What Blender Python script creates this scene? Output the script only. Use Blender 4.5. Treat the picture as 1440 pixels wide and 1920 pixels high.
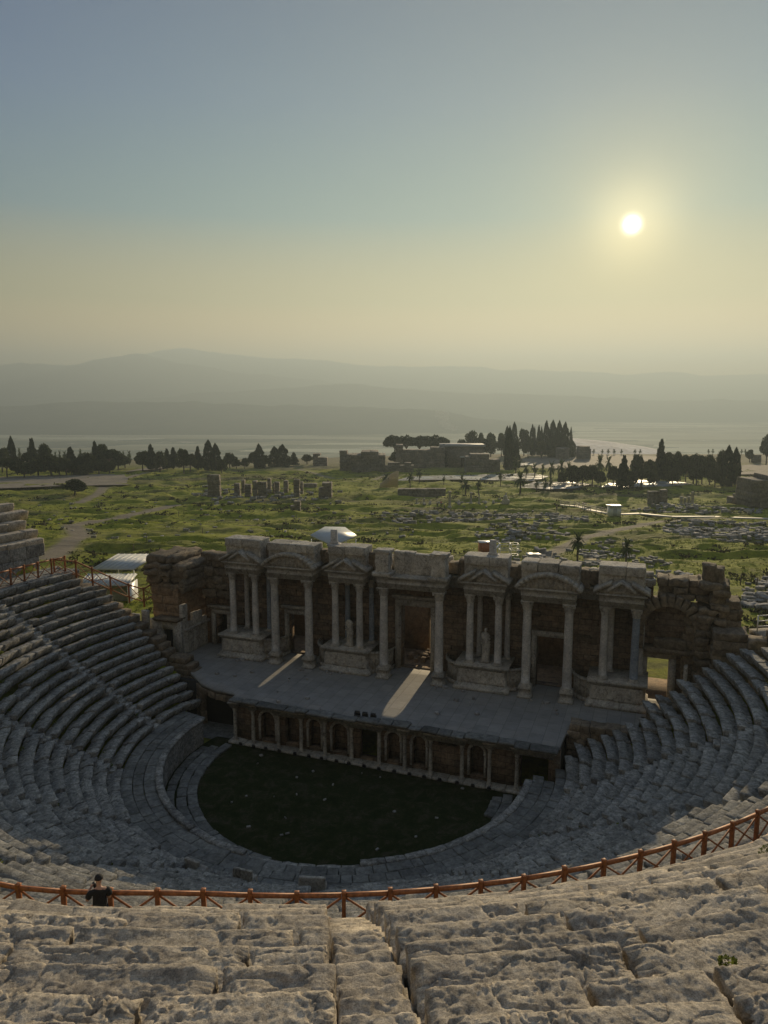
import bpy, math, random
import numpy as np
from mathutils import Vector, Matrix
random.seed(7)
RS = np.random.RandomState(11)
R_ = math.radians
SC = bpy.context.scene
for o_ in list(bpy.data.objects): bpy.data.objects.remove(o_)

# ------------------------------------------------------------------ camera
FPX, PITCH, EYE = 1400.0, R_(8.7), 23.3
cd = bpy.data.cameras.new('camera'); cam = bpy.data.objects.new('camera', cd)
SC.collection.objects.link(cam); SC.camera = cam
cam.location = (0, 0, EYE); cam.rotation_euler = (R_(90) - PITCH, 0, 0)
cd.sensor_fit = 'VERTICAL'; cd.sensor_height = 36.0; cd.lens = 36.0 * FPX / 1920.0
cd.clip_start = 0.1; cd.clip_end = 60000
SC.render.resolution_x, SC.render.resolution_y = 768, 1024

# ------------------------------------------------------------------ world, sun, exposure
SUN_AZ, SUN_EL = 17.6, 11.8          # azimuth from +Y towards +X
sd = Vector((math.sin(R_(SUN_AZ)) * math.cos(R_(SUN_EL)), math.cos(R_(SUN_AZ)) * math.cos(R_(SUN_EL)), math.sin(R_(SUN_EL))))
W = bpy.data.worlds.new('World'); SC.world = W; W.use_nodes = True
nt = W.node_tree; nt.nodes.clear()
def wn(t, **k):
    n = nt.nodes.new(t)
    for a, b in k.items(): setattr(n, a, b)
    return n
out = wn('ShaderNodeOutputWorld'); bg = wn('ShaderNodeBackground'); nt.links.new(bg.outputs[0], out.inputs[0])
sky = wn('ShaderNodeTexSky', sky_type='NISHITA'); sky.sun_disc = False
sky.sun_elevation = R_(SUN_EL); sky.sun_rotation = R_(SUN_AZ); sky.altitude = 350
sky.air_density = 1.0; sky.dust_density = 1.0; sky.ozone_density = 1.5
tc = wn('ShaderNodeTexCoord')
dot = wn('ShaderNodeVectorMath', operation='DOT_PRODUCT'); dot.inputs[1].default_value = sd
nt.links.new(tc.outputs['Generated'], dot.inputs[0])
ac = wn('ShaderNodeMath', operation='ARCCOSINE'); nt.links.new(dot.outputs['Value'], ac.inputs[0])   # angle to the sun
def wmath(op, a, b=None, c=None):
    n = wn('ShaderNodeMath', operation=op)
    for i, v in enumerate((a, b, c)):
        if v is None: continue
        if isinstance(v, (int, float)): n.inputs[i].default_value = v
        else: nt.links.new(v, n.inputs[i])
    return n.outputs[0]
def glow(width, gain):
    q = wmath('DIVIDE', ac.outputs[0], width)
    return wmath('MULTIPLY', wmath('EXPONENT', wmath('MULTIPLY', wmath('MULTIPLY', q, q), -1.0)), gain)
def wmix(bt, fac, a, b):
    n = wn('ShaderNodeMix', data_type='RGBA', blend_type=bt)
    if isinstance(fac, (int, float)): n.inputs[0].default_value = fac
    else: nt.links.new(fac, n.inputs[0])
    for k, v in ((6, a), (7, b)):
        if isinstance(v, tuple): n.inputs[k].default_value = (*v, 1)
        else: nt.links.new(v, n.inputs[k])
    return n.outputs[2]
SKY_STR = 0.054
SKYG = dict(lo=(0.50, 0.36, 0.17), mid=(0.30, 0.32, 0.27), hi=(0.13, 0.19, 0.25))
sep = wn('ShaderNodeSeparateXYZ'); nt.links.new(tc.outputs['Generated'], sep.inputs[0])
def scaled(c, f):
    n = wn('ShaderNodeVectorMath', operation='SCALE'); n.inputs[0].default_value = c; nt.links.new(f, n.inputs['Scale']); return n.outputs[0]
def vadd(a, b):
    n = wn('ShaderNodeVectorMath', operation='ADD'); nt.links.new(a, n.inputs[0]); nt.links.new(b, n.inputs[1]); return n.outputs[0]
cr = wn('ShaderNodeValToRGB'); nt.links.new(wmath('ADD', wmath('MULTIPLY', sep.outputs[2], 0.9), 0.1), cr.inputs[0])
# clear evening dome: ochre at the horizon, grey green, then slate blue
E_ = cr.color_ramp.elements
stops = [(0.0, (1.2, 1.2, 1.1)), (0.085, (1.6, 1.5, 1.3)), (0.1, (19.0, 8.0, 0.0)), (0.154, (15.0, 7.2, 0.1)), (0.208, (4.8, 3.5, 0.6)), (0.298, (0.1, 1.7, 2.5)), (0.406, (0.0, 1.05, 2.5)), (0.514, (0.0, 0.64, 1.9)), (0.7, (1.6, 2.2, 2.7)), (1.0, (2.8, 3.2, 3.5))]
while len(E_) < len(stops): E_.new(0.5)
for e, (p, c) in zip(E_, stops): e.position = p; e.color = (*[v / 5 for v in c], 1)
dome = wn('ShaderNodeVectorMath', operation='SCALE'); nt.links.new(cr.outputs[0], dome.inputs[0]); dome.inputs['Scale'].default_value = 5.0
away = wn('ShaderNodeMapRange', interpolation_type='SMOOTHSTEP'); nt.links.new(dot.outputs['Value'], away.inputs[0])   # the side of the sky away from the sun is dimmer and bluer
away.inputs[1].default_value = 0.45; away.inputs[2].default_value = -0.25
side = wn('ShaderNodeMapRange', interpolation_type='SMOOTHSTEP'); nt.links.new(dot.outputs['Value'], side.inputs[0])   # the ochre band fades sideways from the sun
side.inputs[1].default_value = 0.96; side.inputs[2].default_value = 0.55
domes = wmix('MULTIPLY', side.outputs[0], dome.outputs[0], (0.55, 0.68, 1.0))
domec = wmix('MIX', wmath('MULTIPLY', away.outputs[0], 0.8), domes, (1.5, 1.75, 1.9))
base = wmix('MIX', 0.985, sky.outputs[0], domec)
g = vadd(base, scaled((3.2, 2.1, 0.4), glow(0.11, 1.0)))
g = vadd(g, scaled((1.0, .75, 0.0), glow(0.34, 0.7)))
g = vadd(g, scaled((8.0, 6.2, 2.8), glow(0.045, 1.0)))
g = vadd(g, scaled((120.0, 105.0, 75.0), glow(0.0075, 1.0)))
nt.links.new(g, bg.inputs[0]); bg.inputs[1].default_value = SKY_STR

sl = bpy.data.lights.new('sun', 'SUN'); sl.energy = 5.0; sl.angle = R_(0.5); sl.color = (1.0, 0.79, 0.49)
so = bpy.data.objects.new('sun', sl); SC.collection.objects.link(so)
so.rotation_euler = (-sd).to_track_quat('-Z', 'Y').to_euler(); so.location = sd * 300
SC.view_settings.view_transform = 'Standard'; SC.view_settings.look = 'None'
SC.view_settings.gamma = 1.0; SC.view_settings.use_curve_mapping = False
SC.view_settings.exposure = 1.0

# ------------------------------------------------------------------ tagging and mesh building
def tag(o, label=None, cat=None, group=None, kind=None):
    if label: o['label'] = label
    if cat: o['category'] = cat
    if group: o['group'] = group
    if kind: o['kind'] = kind
    return o
WL = {}
def link(o): SC.collection.objects.link(o); return o
def thing(name, label, cat, loc, rz=0.0, group=None):
    o = link(bpy.data.objects.new(name, None)); o.location = loc; o.rotation_euler = (0, 0, rz)
    o.empty_display_size = 0.3
    WL[o.name] = (np.array(loc, float), rz); tag(o, label, cat, group); return o
def copy_tree(o, parent=None):
    c = link(o.copy())
    if parent is not None: c.parent = parent
    for ch in list(o.children): copy_tree(ch, c)
    return c
class MB:
    def __init__(s): s.V = []; s.F = {}; s.n = 0; s.T = []
    def add(s, V, faces, t=1.0):
        V = np.asarray(V, float); s.V.append(V); s.T.append(np.full(len(V), 1.0) * t)
        for f in faces:
            f = np.asarray(f, int)
            if f.ndim == 1: f = f[None]
            s.F.setdefault(f.shape[1], []).append(f + s.n)
        s.n += len(V)
    def box(s, c, h, rz=0.0, t=1.0, tilt=None):
        p = np.array([[x, y, z] for x in (-1, 1) for y in (-1, 1) for z in (-1, 1)], float) * np.array(h)
        if tilt is not None: p = p @ np.array(Matrix.Rotation(tilt[1], 3, tilt[0])).T
        if rz: p = rotz(p, rz)
        s.add(p + np.array(c), [BOXF], t)
    def build(s, name, mat, parent=None, smooth=False, world=None):
        V = np.concatenate(s.V); T = np.concatenate(s.T)
        if parent is not None: loc, rz = WL[parent.name]
        else:
            loc = np.array([(V[:, 0].min() + V[:, 0].max()) / 2, (V[:, 1].min() + V[:, 1].max()) / 2, V[:, 2].min()]) if world is None else np.array(world, float); rz = 0.0
        P = V - loc
        if rz: P = rotz(P, -rz)
        me = bpy.data.meshes.new(name)
        me.vertices.add(len(P)); me.vertices.foreach_set('co', P.astype(np.float32).ravel())
        loops = []; starts = []; k0 = 0
        for k, fl in s.F.items():
            f = np.concatenate(fl); loops.append(f.ravel()); starts.append(k0 + np.arange(len(f)) * k); k0 += f.size
        L = np.concatenate(loops).astype(np.int32); S = np.concatenate(starts).astype(np.int32)
        me.loops.add(len(L)); me.loops.foreach_set('vertex_index', L)
        me.polygons.add(len(S)); me.polygons.foreach_set('loop_start', S)
        me.update(calc_edges=True); me.validate()
        a = me.attributes.new('tint', 'FLOAT', 'POINT'); a.data.foreach_set('value', T.astype(np.float32))
        if smooth: me.polygons.foreach_set('use_smooth', [True] * len(me.polygons))
        if name not in NOFIX and len(S) < 12000:
            import bmesh
            bm = bmesh.new(); bm.from_mesh(me); bmesh.ops.recalc_face_normals(bm, faces=bm.faces); bm.to_mesh(me); bm.free()
        if name in SHEETS and sum(p.normal.z * p.area for p in me.polygons) < 0: me.flip_normals()
        for m in (mat if isinstance(mat, (list, tuple)) else [mat]): me.materials.append(m)
        o = link(bpy.data.objects.new(name, me))
        if parent is not None: o.parent = parent; WL[o.name] = WL[parent.name]
        else: o.location = loc; WL[o.name] = (loc, 0.0)
        return o
NOFIX = ('crown', 'meadow_weeds', 'thorny_scrub', 'seat_weeds', 'ground', 'seat_row', 'haze')
SHEETS = ('travertine_pool', 'road', 'orchestra_ground', 'passage_floor', 'hills', 'mountain_range', 'travertine_slope', 'relief')
BOXF = np.array([[0, 1, 3, 2], [4, 6, 7, 5], [0, 4, 5, 1], [2, 3, 7, 6], [0, 2, 6, 4], [1, 5, 7, 3]])
def rotz(p, a):
    c, s_ = math.cos(a), math.sin(a); q = p.copy()
    q[:, 0] = p[:, 0] * c - p[:, 1] * s_; q[:, 1] = p[:, 0] * s_ + p[:, 1] * c; return q

# ------------------------------------------------------------------ noise
def _h(ix, iy, iz):
    n = (ix.astype(np.int64) * 374761393 + iy.astype(np.int64) * 668265263 + iz.astype(np.int64) * 2147483647 // 7 * 3) & 0x7fffffff
    n = ((n ^ (n >> 13)) * 1274126177) & 0x7fffffff
    return ((n ^ (n >> 16)) & 0xffff) / 32767.5 - 1.0
def vn(P):
    P = np.asarray(P, float); i = np.floor(P); f = P - i; f = f * f * (3 - 2 * f); i = i.astype(np.int64)
    x, y, z = i.T; fx, fy, fz = f.T
    def L(a, b, t): return a + (b - a) * t
    return L(L(L(_h(x, y, z), _h(x + 1, y, z), fx), L(_h(x, y + 1, z), _h(x + 1, y + 1, z), fx), fy),
             L(L(_h(x, y, z + 1), _h(x + 1, y, z + 1), fx), L(_h(x, y + 1, z + 1), _h(x + 1, y + 1, z + 1), fx), fy), fz)
def fbm(P, oc=4, g=0.5):
    a = 1.0; r = 0; P = np.asarray(P, float)
    for k in range(oc): r = r + a * vn(P * 2.03 ** k + 17.3 * k); a *= g
    return r
_cg = {}
def ends(n, e=0.12):
    if n <= 1: return np.array([-1.0, 1.0])
    if n == 2: return np.array([-1, 0, 1.0])
    return np.concatenate([[-1.0], np.linspace(-1 + e, 1 - e, n - 1), [1.0]])
def cubegrid(nx, ny, nz):
    k = (nx, ny, nz)
    if k in _cg: return _cg[k]
    ids = {}; V = []; F = []
    gx, gy, gz = ends(nx), ends(ny), ends(nz)
    def vid(i, j, l):
        q = (i, j, l)
        if q not in ids: ids[q] = len(V); V.append((gx[i], gy[j], gz[l]))
        return ids[q]
    for i in range(nx):
        for j in range(ny):
            F.append([vid(i, j, 0), vid(i, j + 1, 0), vid(i + 1, j + 1, 0), vid(i + 1, j, 0)])
            F.append([vid(i, j, nz), vid(i + 1, j, nz), vid(i + 1, j + 1, nz), vid(i, j + 1, nz)])
    for i in range(nx):
        for l in range(nz):
            F.append([vid(i, 0, l), vid(i + 1, 0, l), vid(i + 1, 0, l + 1), vid(i, 0, l + 1)])
            F.append([vid(i, ny, l), vid(i, ny, l + 1), vid(i + 1, ny, l + 1), vid(i + 1, ny, l)])
    for j in range(ny):
        for l in range(nz):
            F.append([vid(0, j, l), vid(0, j, l + 1), vid(0, j + 1, l + 1), vid(0, j + 1, l)])
            F.append([vid(nx, j, l), vid(nx, j + 1, l), vid(nx, j + 1, l + 1), vid(nx, j, l + 1)])
    V = np.array(V); N = V ** 7; N /= np.linalg.norm(N, axis=1)[:, None]
    _cg[k] = (V, N, np.array(F)); return _cg[k]
def stone(mb, c, h, rz=0.0, r=0.05, amp=0.03, fr=2.5, n=(3, 3, 2), t=None, mapf=None, pre=None, oc=3, tilt=None):
    """one weathered block: rounded, displaced by noise; c centre, h half sizes"""
    V, N, F = cubegrid(*n); h = np.array(h, float); r = min(r, h.min() * 0.9)
    p = V * h; q = np.clip(p, -(h - r), h - r); d = p - q; dl = np.linalg.norm(d, axis=1)[:, None]
    p = np.where(dl > 1e-9, q + d / np.maximum(dl, 1e-9) * r, p)
    off = RS.rand(3) * 90
    if amp: p = p + N * (fbm(p * fr + off, oc) * amp)[:, None]
    if pre is not None: p = pre(p, V)
    if tilt is not None: p = p @ np.array(Matrix.Rotation(tilt[1], 3, tilt[0])).T
    if rz: p = rotz(p, rz)
    p = p + np.array(c)
    if mapf is not None:
        p = mapf(p)
        if getattr(mapf, 'flip', False): F = F[:, ::-1]
    mb.add(p, [F], RS.uniform(0.78, 1.15) if t is None else t)

# ------------------------------------------------------------------ materials
def new_mat(name):
    m = bpy.data.materials.new(name); m.use_nodes = True; n = m.node_tree; b = n.nodes['Principled BSDF']; return m, n, b
def nn(n, t, **k):
    x = n.nodes.new(t)
    for a, b in k.items(): setattr(x, a, b)
    return x
def ramp(n, src, stops):
    c = nn(n, 'ShaderNodeValToRGB'); E = c.color_ramp.elements
    while len(E) < len(stops): E.new(0.5)
    for e, (p, col) in zip(E, stops): e.position = p; e.color = (*col, 1) if len(col) == 3 else col
    n.links.new(src, c.inputs[0]); return c.outputs[0]
def noise(n, scale, det=5, rough=0.6, vec=None, dist=0.0):
    x = nn(n, 'ShaderNodeTexNoise'); x.inputs['Scale'].default_value = scale; x.inputs['Detail'].default_value = det
    x.inputs['Roughness'].default_value = rough; x.inputs['Distortion'].default_value = dist
    if vec is not None: n.links.new(vec, x.inputs['Vector'])
    return x.outputs[0]
def mixc(n, bt, fac, a, b):
    x = nn(n, 'ShaderNodeMix', data_type='RGBA', blend_type=bt)
    if isinstance(fac, (int, float)): x.inputs[0].default_value = fac
    else: n.links.new(fac, x.inputs[0])
    for k, v in ((6, a), (7, b)):
        if isinstance(v, tuple): x.inputs[k].default_value = (*v, 1)
        else: n.links.new(v, x.inputs[k])
    return x.outputs[2]
def mth(n, op, a, b=None):
    x = nn(n, 'ShaderNodeMath', operation=op)
    for i, v in enumerate((a, b)):
        if v is None: continue
        if isinstance(v, (int, float)): x.inputs[i].default_value = v
        else: n.links.new(v, x.inputs[i])
    return x.outputs[0]
def pos(n): return nn(n, 'ShaderNodeNewGeometry').outputs['Position']
def mstone(name, c0, c1, c2, s=1.0, bump=0.03, fine=9.0, lichen=None, lam=0.5, rough=0.9, brick=None, speck=0.0):
    m, n, b = new_mat(name); P = pos(n)
    big = noise(n, 0.55 * s, 6, 0.65, P); mid = noise(n, 3.2 * s, 8, 0.7, P, 0.4); fin = noise(n, fine * s, 10, 0.75, P)
    col = ramp(n, mid, [(0.28, c0), (0.5, c1), (0.72, c2)])
    col = mixc(n, 'MULTIPLY', 0.8, col, ramp(n, big, [(0.3, (0.62, 0.62, 0.64)), (0.62, (1.12, 1.1, 1.05))]))
    col = mixc(n, 'MULTIPLY', 0.7, col, ramp(n, fin, [(0.3, (0.55, 0.53, 0.5)), (0.6, (1.15, 1.15, 1.15))]))
    if lichen:
        v = noise(n, 1.7 * s, 9, 0.8, P, 1.0)
        col = mixc(n, 'MIX', ramp(n, v, [(0.5, (0, 0, 0)), (0.66, (lam,) * 3)]), col, lichen)
    at = nn(n, 'ShaderNodeAttribute', attribute_name='tint')
    col = mixc(n, 'MULTIPLY', 1.0, col, at.outputs['Fac'])
    if speck: col = mixc(n, 'MULTIPLY', speck, col, ramp(n, noise(n, 34 * s, 6, 0.8, P), [(0.36, (0.30, 0.29, 0.28)), (0.5, (0.95, 0.94, 0.92)), (0.62, (1.25, 1.24, 1.2))]))
    hh = mth(n, 'ADD', mth(n, 'MULTIPLY', mid, 0.6), mth(n, 'MULTIPLY', fin, 0.55))
    if brick:                    # courses: (brick width, row height, mortar)
        tx = nn(n, 'ShaderNodeTexBrick'); mp = nn(n, 'ShaderNodeMapping')
        tco = nn(n, 'ShaderNodeTexCoord'); n.links.new(tco.outputs['Object'], mp.inputs[0])
        mp.inputs['Rotation'].default_value = (R_(90), 0, 0)
        n.links.new(mp.outputs[0], tx.inputs['Vector'])
        for k, v in (('Scale', 1.0), ('Brick Width', brick[0]), ('Row Height', brick[1]), ('Mortar Size', brick[2]), ('Mortar Smooth', 0.3), ('Bias', 0.0)): tx.inputs[k].default_value = v
        tx.inputs['Color1'].default_value = (1.15, 1.08, 1.0, 1); tx.inputs['Color2'].default_value = (0.7, 0.72, 0.75, 1); tx.inputs['Mortar'].default_value = (0.4, 0.4, 0.4, 1)
        col = mixc(n, 'MULTIPLY', 0.85, col, tx.outputs[0])
        hh = mth(n, 'SUBTRACT', hh, mth(n, 'MULTIPLY', tx.outputs[1], 0.9))
    n.links.new(col, b.inputs['Base Color']); b.inputs['Roughness'].default_value = rough
    b.inputs['Specular IOR Level'].default_value = 0.2
    bp = nn(n, 'ShaderNodeBump'); bp.inputs['Strength'].default_value = 1.0; bp.inputs['Distance'].default_value = bump
    n.links.new(hh, bp.inputs['Height']); n.links.new(bp.outputs[0], b.inputs['Normal'])
    return m
def mplain(name, col, rough=0.7, metal=0.0, var=0.25, s=6.0, bump=0.004):
    m, n, b = new_mat(name); P = pos(n); v = noise(n, s, 6, 0.65, P)
    lo = tuple(c * (1 - var) for c in col); hi = tuple(min(1, c * (1 + var)) for c in col)
    n.links.new(ramp(n, v, [(0.3, lo), (0.7, hi)]), b.inputs['Base Color'])
    b.inputs['Roughness'].default_value = rough; b.inputs['Metallic'].default_value = metal
    bp = nn(n, 'ShaderNodeBump'); bp.inputs['Distance'].default_value = bump; n.links.new(v, bp.inputs['Height']); n.links.new(bp.outputs[0], b.inputs['Normal'])
    return m
def mleaf(name, c0, c1, trans=0.25):
    m, n, b = new_mat(name); P = pos(n)
    v = noise(n, 1.3, 5, 0.7, P); col = ramp(n, v, [(0.3, c0), (0.7, c1)])
    at = nn(n, 'ShaderNodeAttribute', attribute_name='tint'); col = mixc(n, 'MULTIPLY', 1.0, col, at.outputs['Fac'])
    n.links.new(col, b.inputs['Base Color']); b.inputs['Roughness'].default_value = 0.8; b.inputs['Specular IOR Level'].default_value = 0.15
    tr = nn(n, 'ShaderNodeBsdfTranslucent'); n.links.new(col, tr.inputs[0])
    mx = nn(n, 'ShaderNodeMixShader'); mx.inputs[0].default_value = trans
    n.links.new(b.outputs[0], mx.inputs[1]); n.links.new(tr.outputs[0], mx.inputs[2]); n.links.new(mx.outputs[0], n.nodes['Material Output'].inputs[0])
    return m
M = {}
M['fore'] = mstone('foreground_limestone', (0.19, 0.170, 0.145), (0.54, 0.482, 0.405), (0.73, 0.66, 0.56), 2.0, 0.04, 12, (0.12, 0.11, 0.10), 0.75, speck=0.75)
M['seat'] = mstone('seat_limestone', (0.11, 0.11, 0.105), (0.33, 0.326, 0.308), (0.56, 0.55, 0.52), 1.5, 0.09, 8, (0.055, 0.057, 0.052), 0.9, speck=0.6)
M['marble'] = mstone('weathered_marble', (0.27, 0.25, 0.22), (0.49, 0.46, 0.41), (0.64, 0.61, 0.55), 1.6, 0.05, 8, (0.09, 0.082, 0.072), 0.85, speck=0.5)
M['shaft'] = mstone('veined_marble', (0.32, 0.305, 0.285), (0.54, 0.515, 0.475), (0.68, 0.65, 0.6), 2.0, 0.012, 6, (0.2, 0.19, 0.19), 0.6)
M['blue'] = mstone('grey_blue_marble', (0.17, 0.20, 0.24), (0.27, 0.31, 0.36), (0.40, 0.44, 0.48), 2.0, 0.01, 6)
M['brick'] = mstone('brown_travertine_wall', (0.115, 0.08, 0.055), (0.235, 0.175, 0.125), (0.33, 0.26, 0.19), 1.0, 0.04, 7, (0.06, 0.05, 0.04), 0.6, brick=(0.9, 0.42, 0.018))
M['brown'] = mstone('brown_ruin_stone', (0.10, 0.08, 0.06), (0.22, 0.175, 0.125), (0.34, 0.27, 0.19), 1.0, 0.05, 7, (0.07, 0.065, 0.06), 0.7)
M['orange'] = mstone('ochre_ruin_stone', (0.15, 0.10, 0.065), (0.29, 0.20, 0.125), (0.40, 0.29, 0.185), 1.0, 0.05, 7, (0.08, 0.07, 0.06), 0.6)
M['pave'] = mstone('stage_paving', (0.17, 0.17, 0.165), (0.25, 0.245, 0.235), (0.32, 0.31, 0.29), 0.9, 0.008, 5, (0.12, 0.12, 0.115), 0.4)
M['slab'] = mstone('orchestra_paving', (0.09, 0.092, 0.088), (0.18, 0.182, 0.175), (0.27, 0.27, 0.255), 1.0, 0.03, 6, (0.07, 0.075, 0.06), 0.7)
M['rub'] = mstone('rubble_stone', (0.16, 0.155, 0.15), (0.32, 0.31, 0.30), (0.5, 0.48, 0.46), 0.8, 0.05, 3, (0.10, 0.10, 0.09), 0.5)
M['ruin'] = mstone('far_ruin_stone', (0.13, 0.115, 0.095), (0.24, 0.21, 0.175), (0.34, 0.30, 0.25), 0.5, 0.08, 2.5, (0.09, 0.085, 0.07), 0.5)
M['dark'] = mplain('opening_shade', (0.02, 0.018, 0.016), 0.95)  # near-black colour standing in for the shade inside openings
M['wood'] = mplain('stained_wood', (0.34, 0.125, 0.045), 0.65, 0, 0.5, 9, 0.006)
M['steel'] = mplain('white_painted_steel', (0.7, 0.71, 0.72), 0.35, 0, 0.08)
M['black'] = mplain('black_metal', (0.02, 0.02, 0.022), 0.4, 0.3, 0.2)
M['bark'] = mplain('bark', (0.09, 0.07, 0.05), 0.9, 0, 0.4, 5, 0.05)
M['leafd'] = mleaf('dark_conifer', (0.012, 0.022, 0.010), (0.035, 0.055, 0.022), 0.12)
M['leafp'] = mleaf('pine_needles', (0.018, 0.03, 0.012), (0.05, 0.07, 0.028), 0.15)
M['leafr'] = mleaf('broadleaf', (0.02, 0.032, 0.012), (0.07, 0.085, 0.03), 0.25)
M['palm'] = mleaf('palm_fronds', (0.03, 0.05, 0.015), (0.09, 0.12, 0.04), 0.3)
M['weed'] = mleaf('field_weeds', (0.06, 0.08, 0.015), (0.16, 0.19, 0.035), 0.4)
M['scrub'] = mleaf('thorny_scrub', (0.03, 0.032, 0.016), (0.075, 0.07, 0.035), 0.2)
# ------------------------------------------------------------------ site frame
CX, CY = -2.3, 43.3; PHI = R_(20)
EX = np.array([math.cos(PHI), -math.sin(PHI)]); EY = np.array([math.sin(PHI), math.cos(PHI)])
def LW(p):
    p = np.atleast_2d(np.asarray(p, float)); q = p.copy()
    q[:, 0] = CX + p[:, 0] * EX[0] + p[:, 1] * EY[0]; q[:, 1] = CY + p[:, 0] * EX[1] + p[:, 1] * EY[1]; return q
def loc2(X, Y): return (X - CX) * EX[0] + (Y - CY) * EX[1], (X - CX) * EY[0] + (Y - CY) * EY[1]
def ss(a, b, x): t = np.clip((x - a) / (b - a), 0, 1); return t * t * (3 - 2 * t)
def up_z(j): j = np.asarray(j, float); return np.where(j < 5.8, 12.4 + .62 * j, 12.4 + .62 * 5.8 + .445 * (j - 5.8))
def cav_z(R):
    return np.where(R < 13.2, 1.6, np.where(R < 26.3, 1.7 + (R - 13.2) * 0.62, np.where(R < 28.5, 9.9, up_z((R - 28.5) / .86) - .3)))
YP = [-200, 62, 80, 100, 170, 260, 350, 470, 520, 600, 900, 1400, 1e5]
ZP = [2.8, 2.8, 2.3, 1.2, -4, -7.2, -9.4, -11.8, -16, -45, -125, -150, -150]
PATHS = []
def edgeY(X, Y): 
    k = 1.0 + 0.22 * (1 - ss(-90, 60, X * 400 / np.maximum(Y, 200))); return np.where(Y > 250, 250 + (Y - 250) * k, Y)
def field0(X, Y): return np.interp(edgeY(X, Y), YP, ZP)
def segd(X, Y, pl):
    d = np.full(np.shape(X), 1e9)
    for (x0, y0), (x1, y1) in zip(pl[:-1], pl[1:]):
        vx, vy = x1 - x0, y1 - y0; t = np.clip(((X - x0) * vx + (Y - y0) * vy) / (vx * vx + vy * vy + 1e-9), 0, 1)
        d = np.minimum(d, np.hypot(X - x0 - t * vx, Y - y0 - t * vy))
    return d
def field(X, Y, smooth=False):
    X = np.asarray(X, float); Y = np.asarray(Y, float); z = field0(X, Y)
    P = np.stack([X.ravel() * 0.035, Y.ravel() * 0.09, X.ravel() * 0], 1)
    rid = 1 - np.abs(fbm(P, 4)).reshape(X.shape) * 1.6
    P2 = np.stack([X.ravel() * 0.22, Y.ravel() * 0.35, X.ravel() * 0 + 5], 1)
    b = fbm(P2, 4).reshape(X.shape)
    k = ss(72, 110, Y) * (1 - ss(330, 420, Y))
    k2 = np.ones_like(X)
    for w, pl in PATHS: k2 = k2 * ss(w * 0.4, w * 1.8 + 1.5, segd(X, Y, pl))
    k3 = ss(64, 74, Y) * (1 - ss(420, 470, Y))
    return z + k * (ss(0.35, 0.95, rid) * 0.8 - 0.4) * (0.25 + 0.75 * k2) + k3 * k2 * b * (0.2 + 0.22 * k)
def ray(px, py):
    dx = (px - 720) / FPX; dv = -(py - 960) / FPX
    return dx, math.cos(PITCH) + dv * math.sin(PITCH), -math.sin(PITCH) + dv * math.cos(PITCH)
def gp(px, py):                              # where a sight line of the survey meets the smooth ground
    dx, dy, dz = ray(px, py); t = 60.0
    while t < 6000:
        if EYE + dz * t < float(field0(np.array(dx * t), np.array(dy * t))): break
        t *= 1.004
    return dx * t, dy * t
def aty(px, py, Y):
    dx, dy, dz = ray(px, py); t = Y / dy; return dx * t, Y, EYE + dz * t
def fz(x, y): return float(field(np.array([x]), np.array([y]))[0])
for w, pts in ((2.2, [(95, 1045), (125, 1020), (152, 1003), (135, 985), (215, 972), (300, 955), (335, 947)]),
               (1.7, [(150, 942), (185, 925), (200, 905), (280, 885), (330, 872)]),
               (1.6, [(1005, 1052), (1095, 1008), (1180, 988), (1250, 976), (1330, 972), (1440, 976)]),
               (1.1, [(560, 880), (620, 896), (700, 900), (730, 888)])):
    PATHS.append((w, [gp(*p) for p in pts]))

# ------------------------------------------------------------------ ground: one sheet out to the horizon
ys = [-1600.0, -1200, -900, -650, -450, -300, -200, -140, -100, -70.0]
while ys[-1] < 11800:
    y = ys[-1]; ys.append(y + (2.2 if y < 38 else 0.8 if y < 62 else 0.6 if y < 130 else 1.0 if y < 210 else 1.8 if y < 330 else 3 if y < 480 else 6 if y < 640 else max(20, y * 0.05)))
ys = np.array(ys); NXG = 330
u = np.linspace(-1.12, 1.12, NXG + 31); YY, UU = np.meshgrid(ys, u, indexing='ij')
wid = np.where(YY < 60, 75, 75 + (YY - 60) * 0.62); wid = np.where(YY > 900, wid * (1 + (YY - 900) / 9000), wid)
XX = UU * wid + np.sign(UU) * np.clip(np.abs(UU) - 1, 0, 1) ** 2 * 70 * np.maximum(1500, wid)
ZZ = field(XX, YY); lx, ly = loc2(XX, YY); RR = np.hypot(XX - CX, YY - CY)
inb = cav_z(RR) - 1.0; inb = np.where(RR < 12.4, -0.12, inb); inb = np.where(RR > 46, up_z(17.5 / .86) - 1.2 + np.minimum((RR - 46) * 0.25, 30), inb)
tk = ss(4.6, 6.2, ly); stagez = np.where((np.abs(lx - 1) < 16.5), np.where(ly < 10.4, -0.12, 2.8), 9e9)
ZT = inb * (1 - tk) + np.minimum(ZZ, np.where(stagez > 1e9, ZZ, stagez)) * tk
ZT = np.where((ly > 4.0) & (ly < 10.4) & (np.abs(lx - 1) < 14.0), -0.12, ZT)
ZT = np.where((ly > 1.9) & (ly < 4.6) & (lx > -15.5) & (lx < -9), -0.14, ZT)
ZZ = np.where((YY < 75) & (ly < 13) & ((RR < 140) | (YY < 20)), ZT, ZZ)
pd = np.zeros_like(XX)
for w, pl in PATHS: pd = np.maximum(pd, 1 - ss(w * 0.55, w * 1.25, segd(XX, YY, pl)))
mb = MB(); ny_, nx_ = XX.shape; idx = np.arange(ny_ * nx_).reshape(ny_, nx_)
mb.add(np.stack([XX.ravel(), YY.ravel(), ZZ.ravel()], 1), [np.stack([idx[:-1, :-1].ravel(), idx[:-1, 1:].ravel(), idx[1:, 1:].ravel(), idx[1:, :-1].ravel()], 1)])
mb.T = [pd.ravel()]
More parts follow.
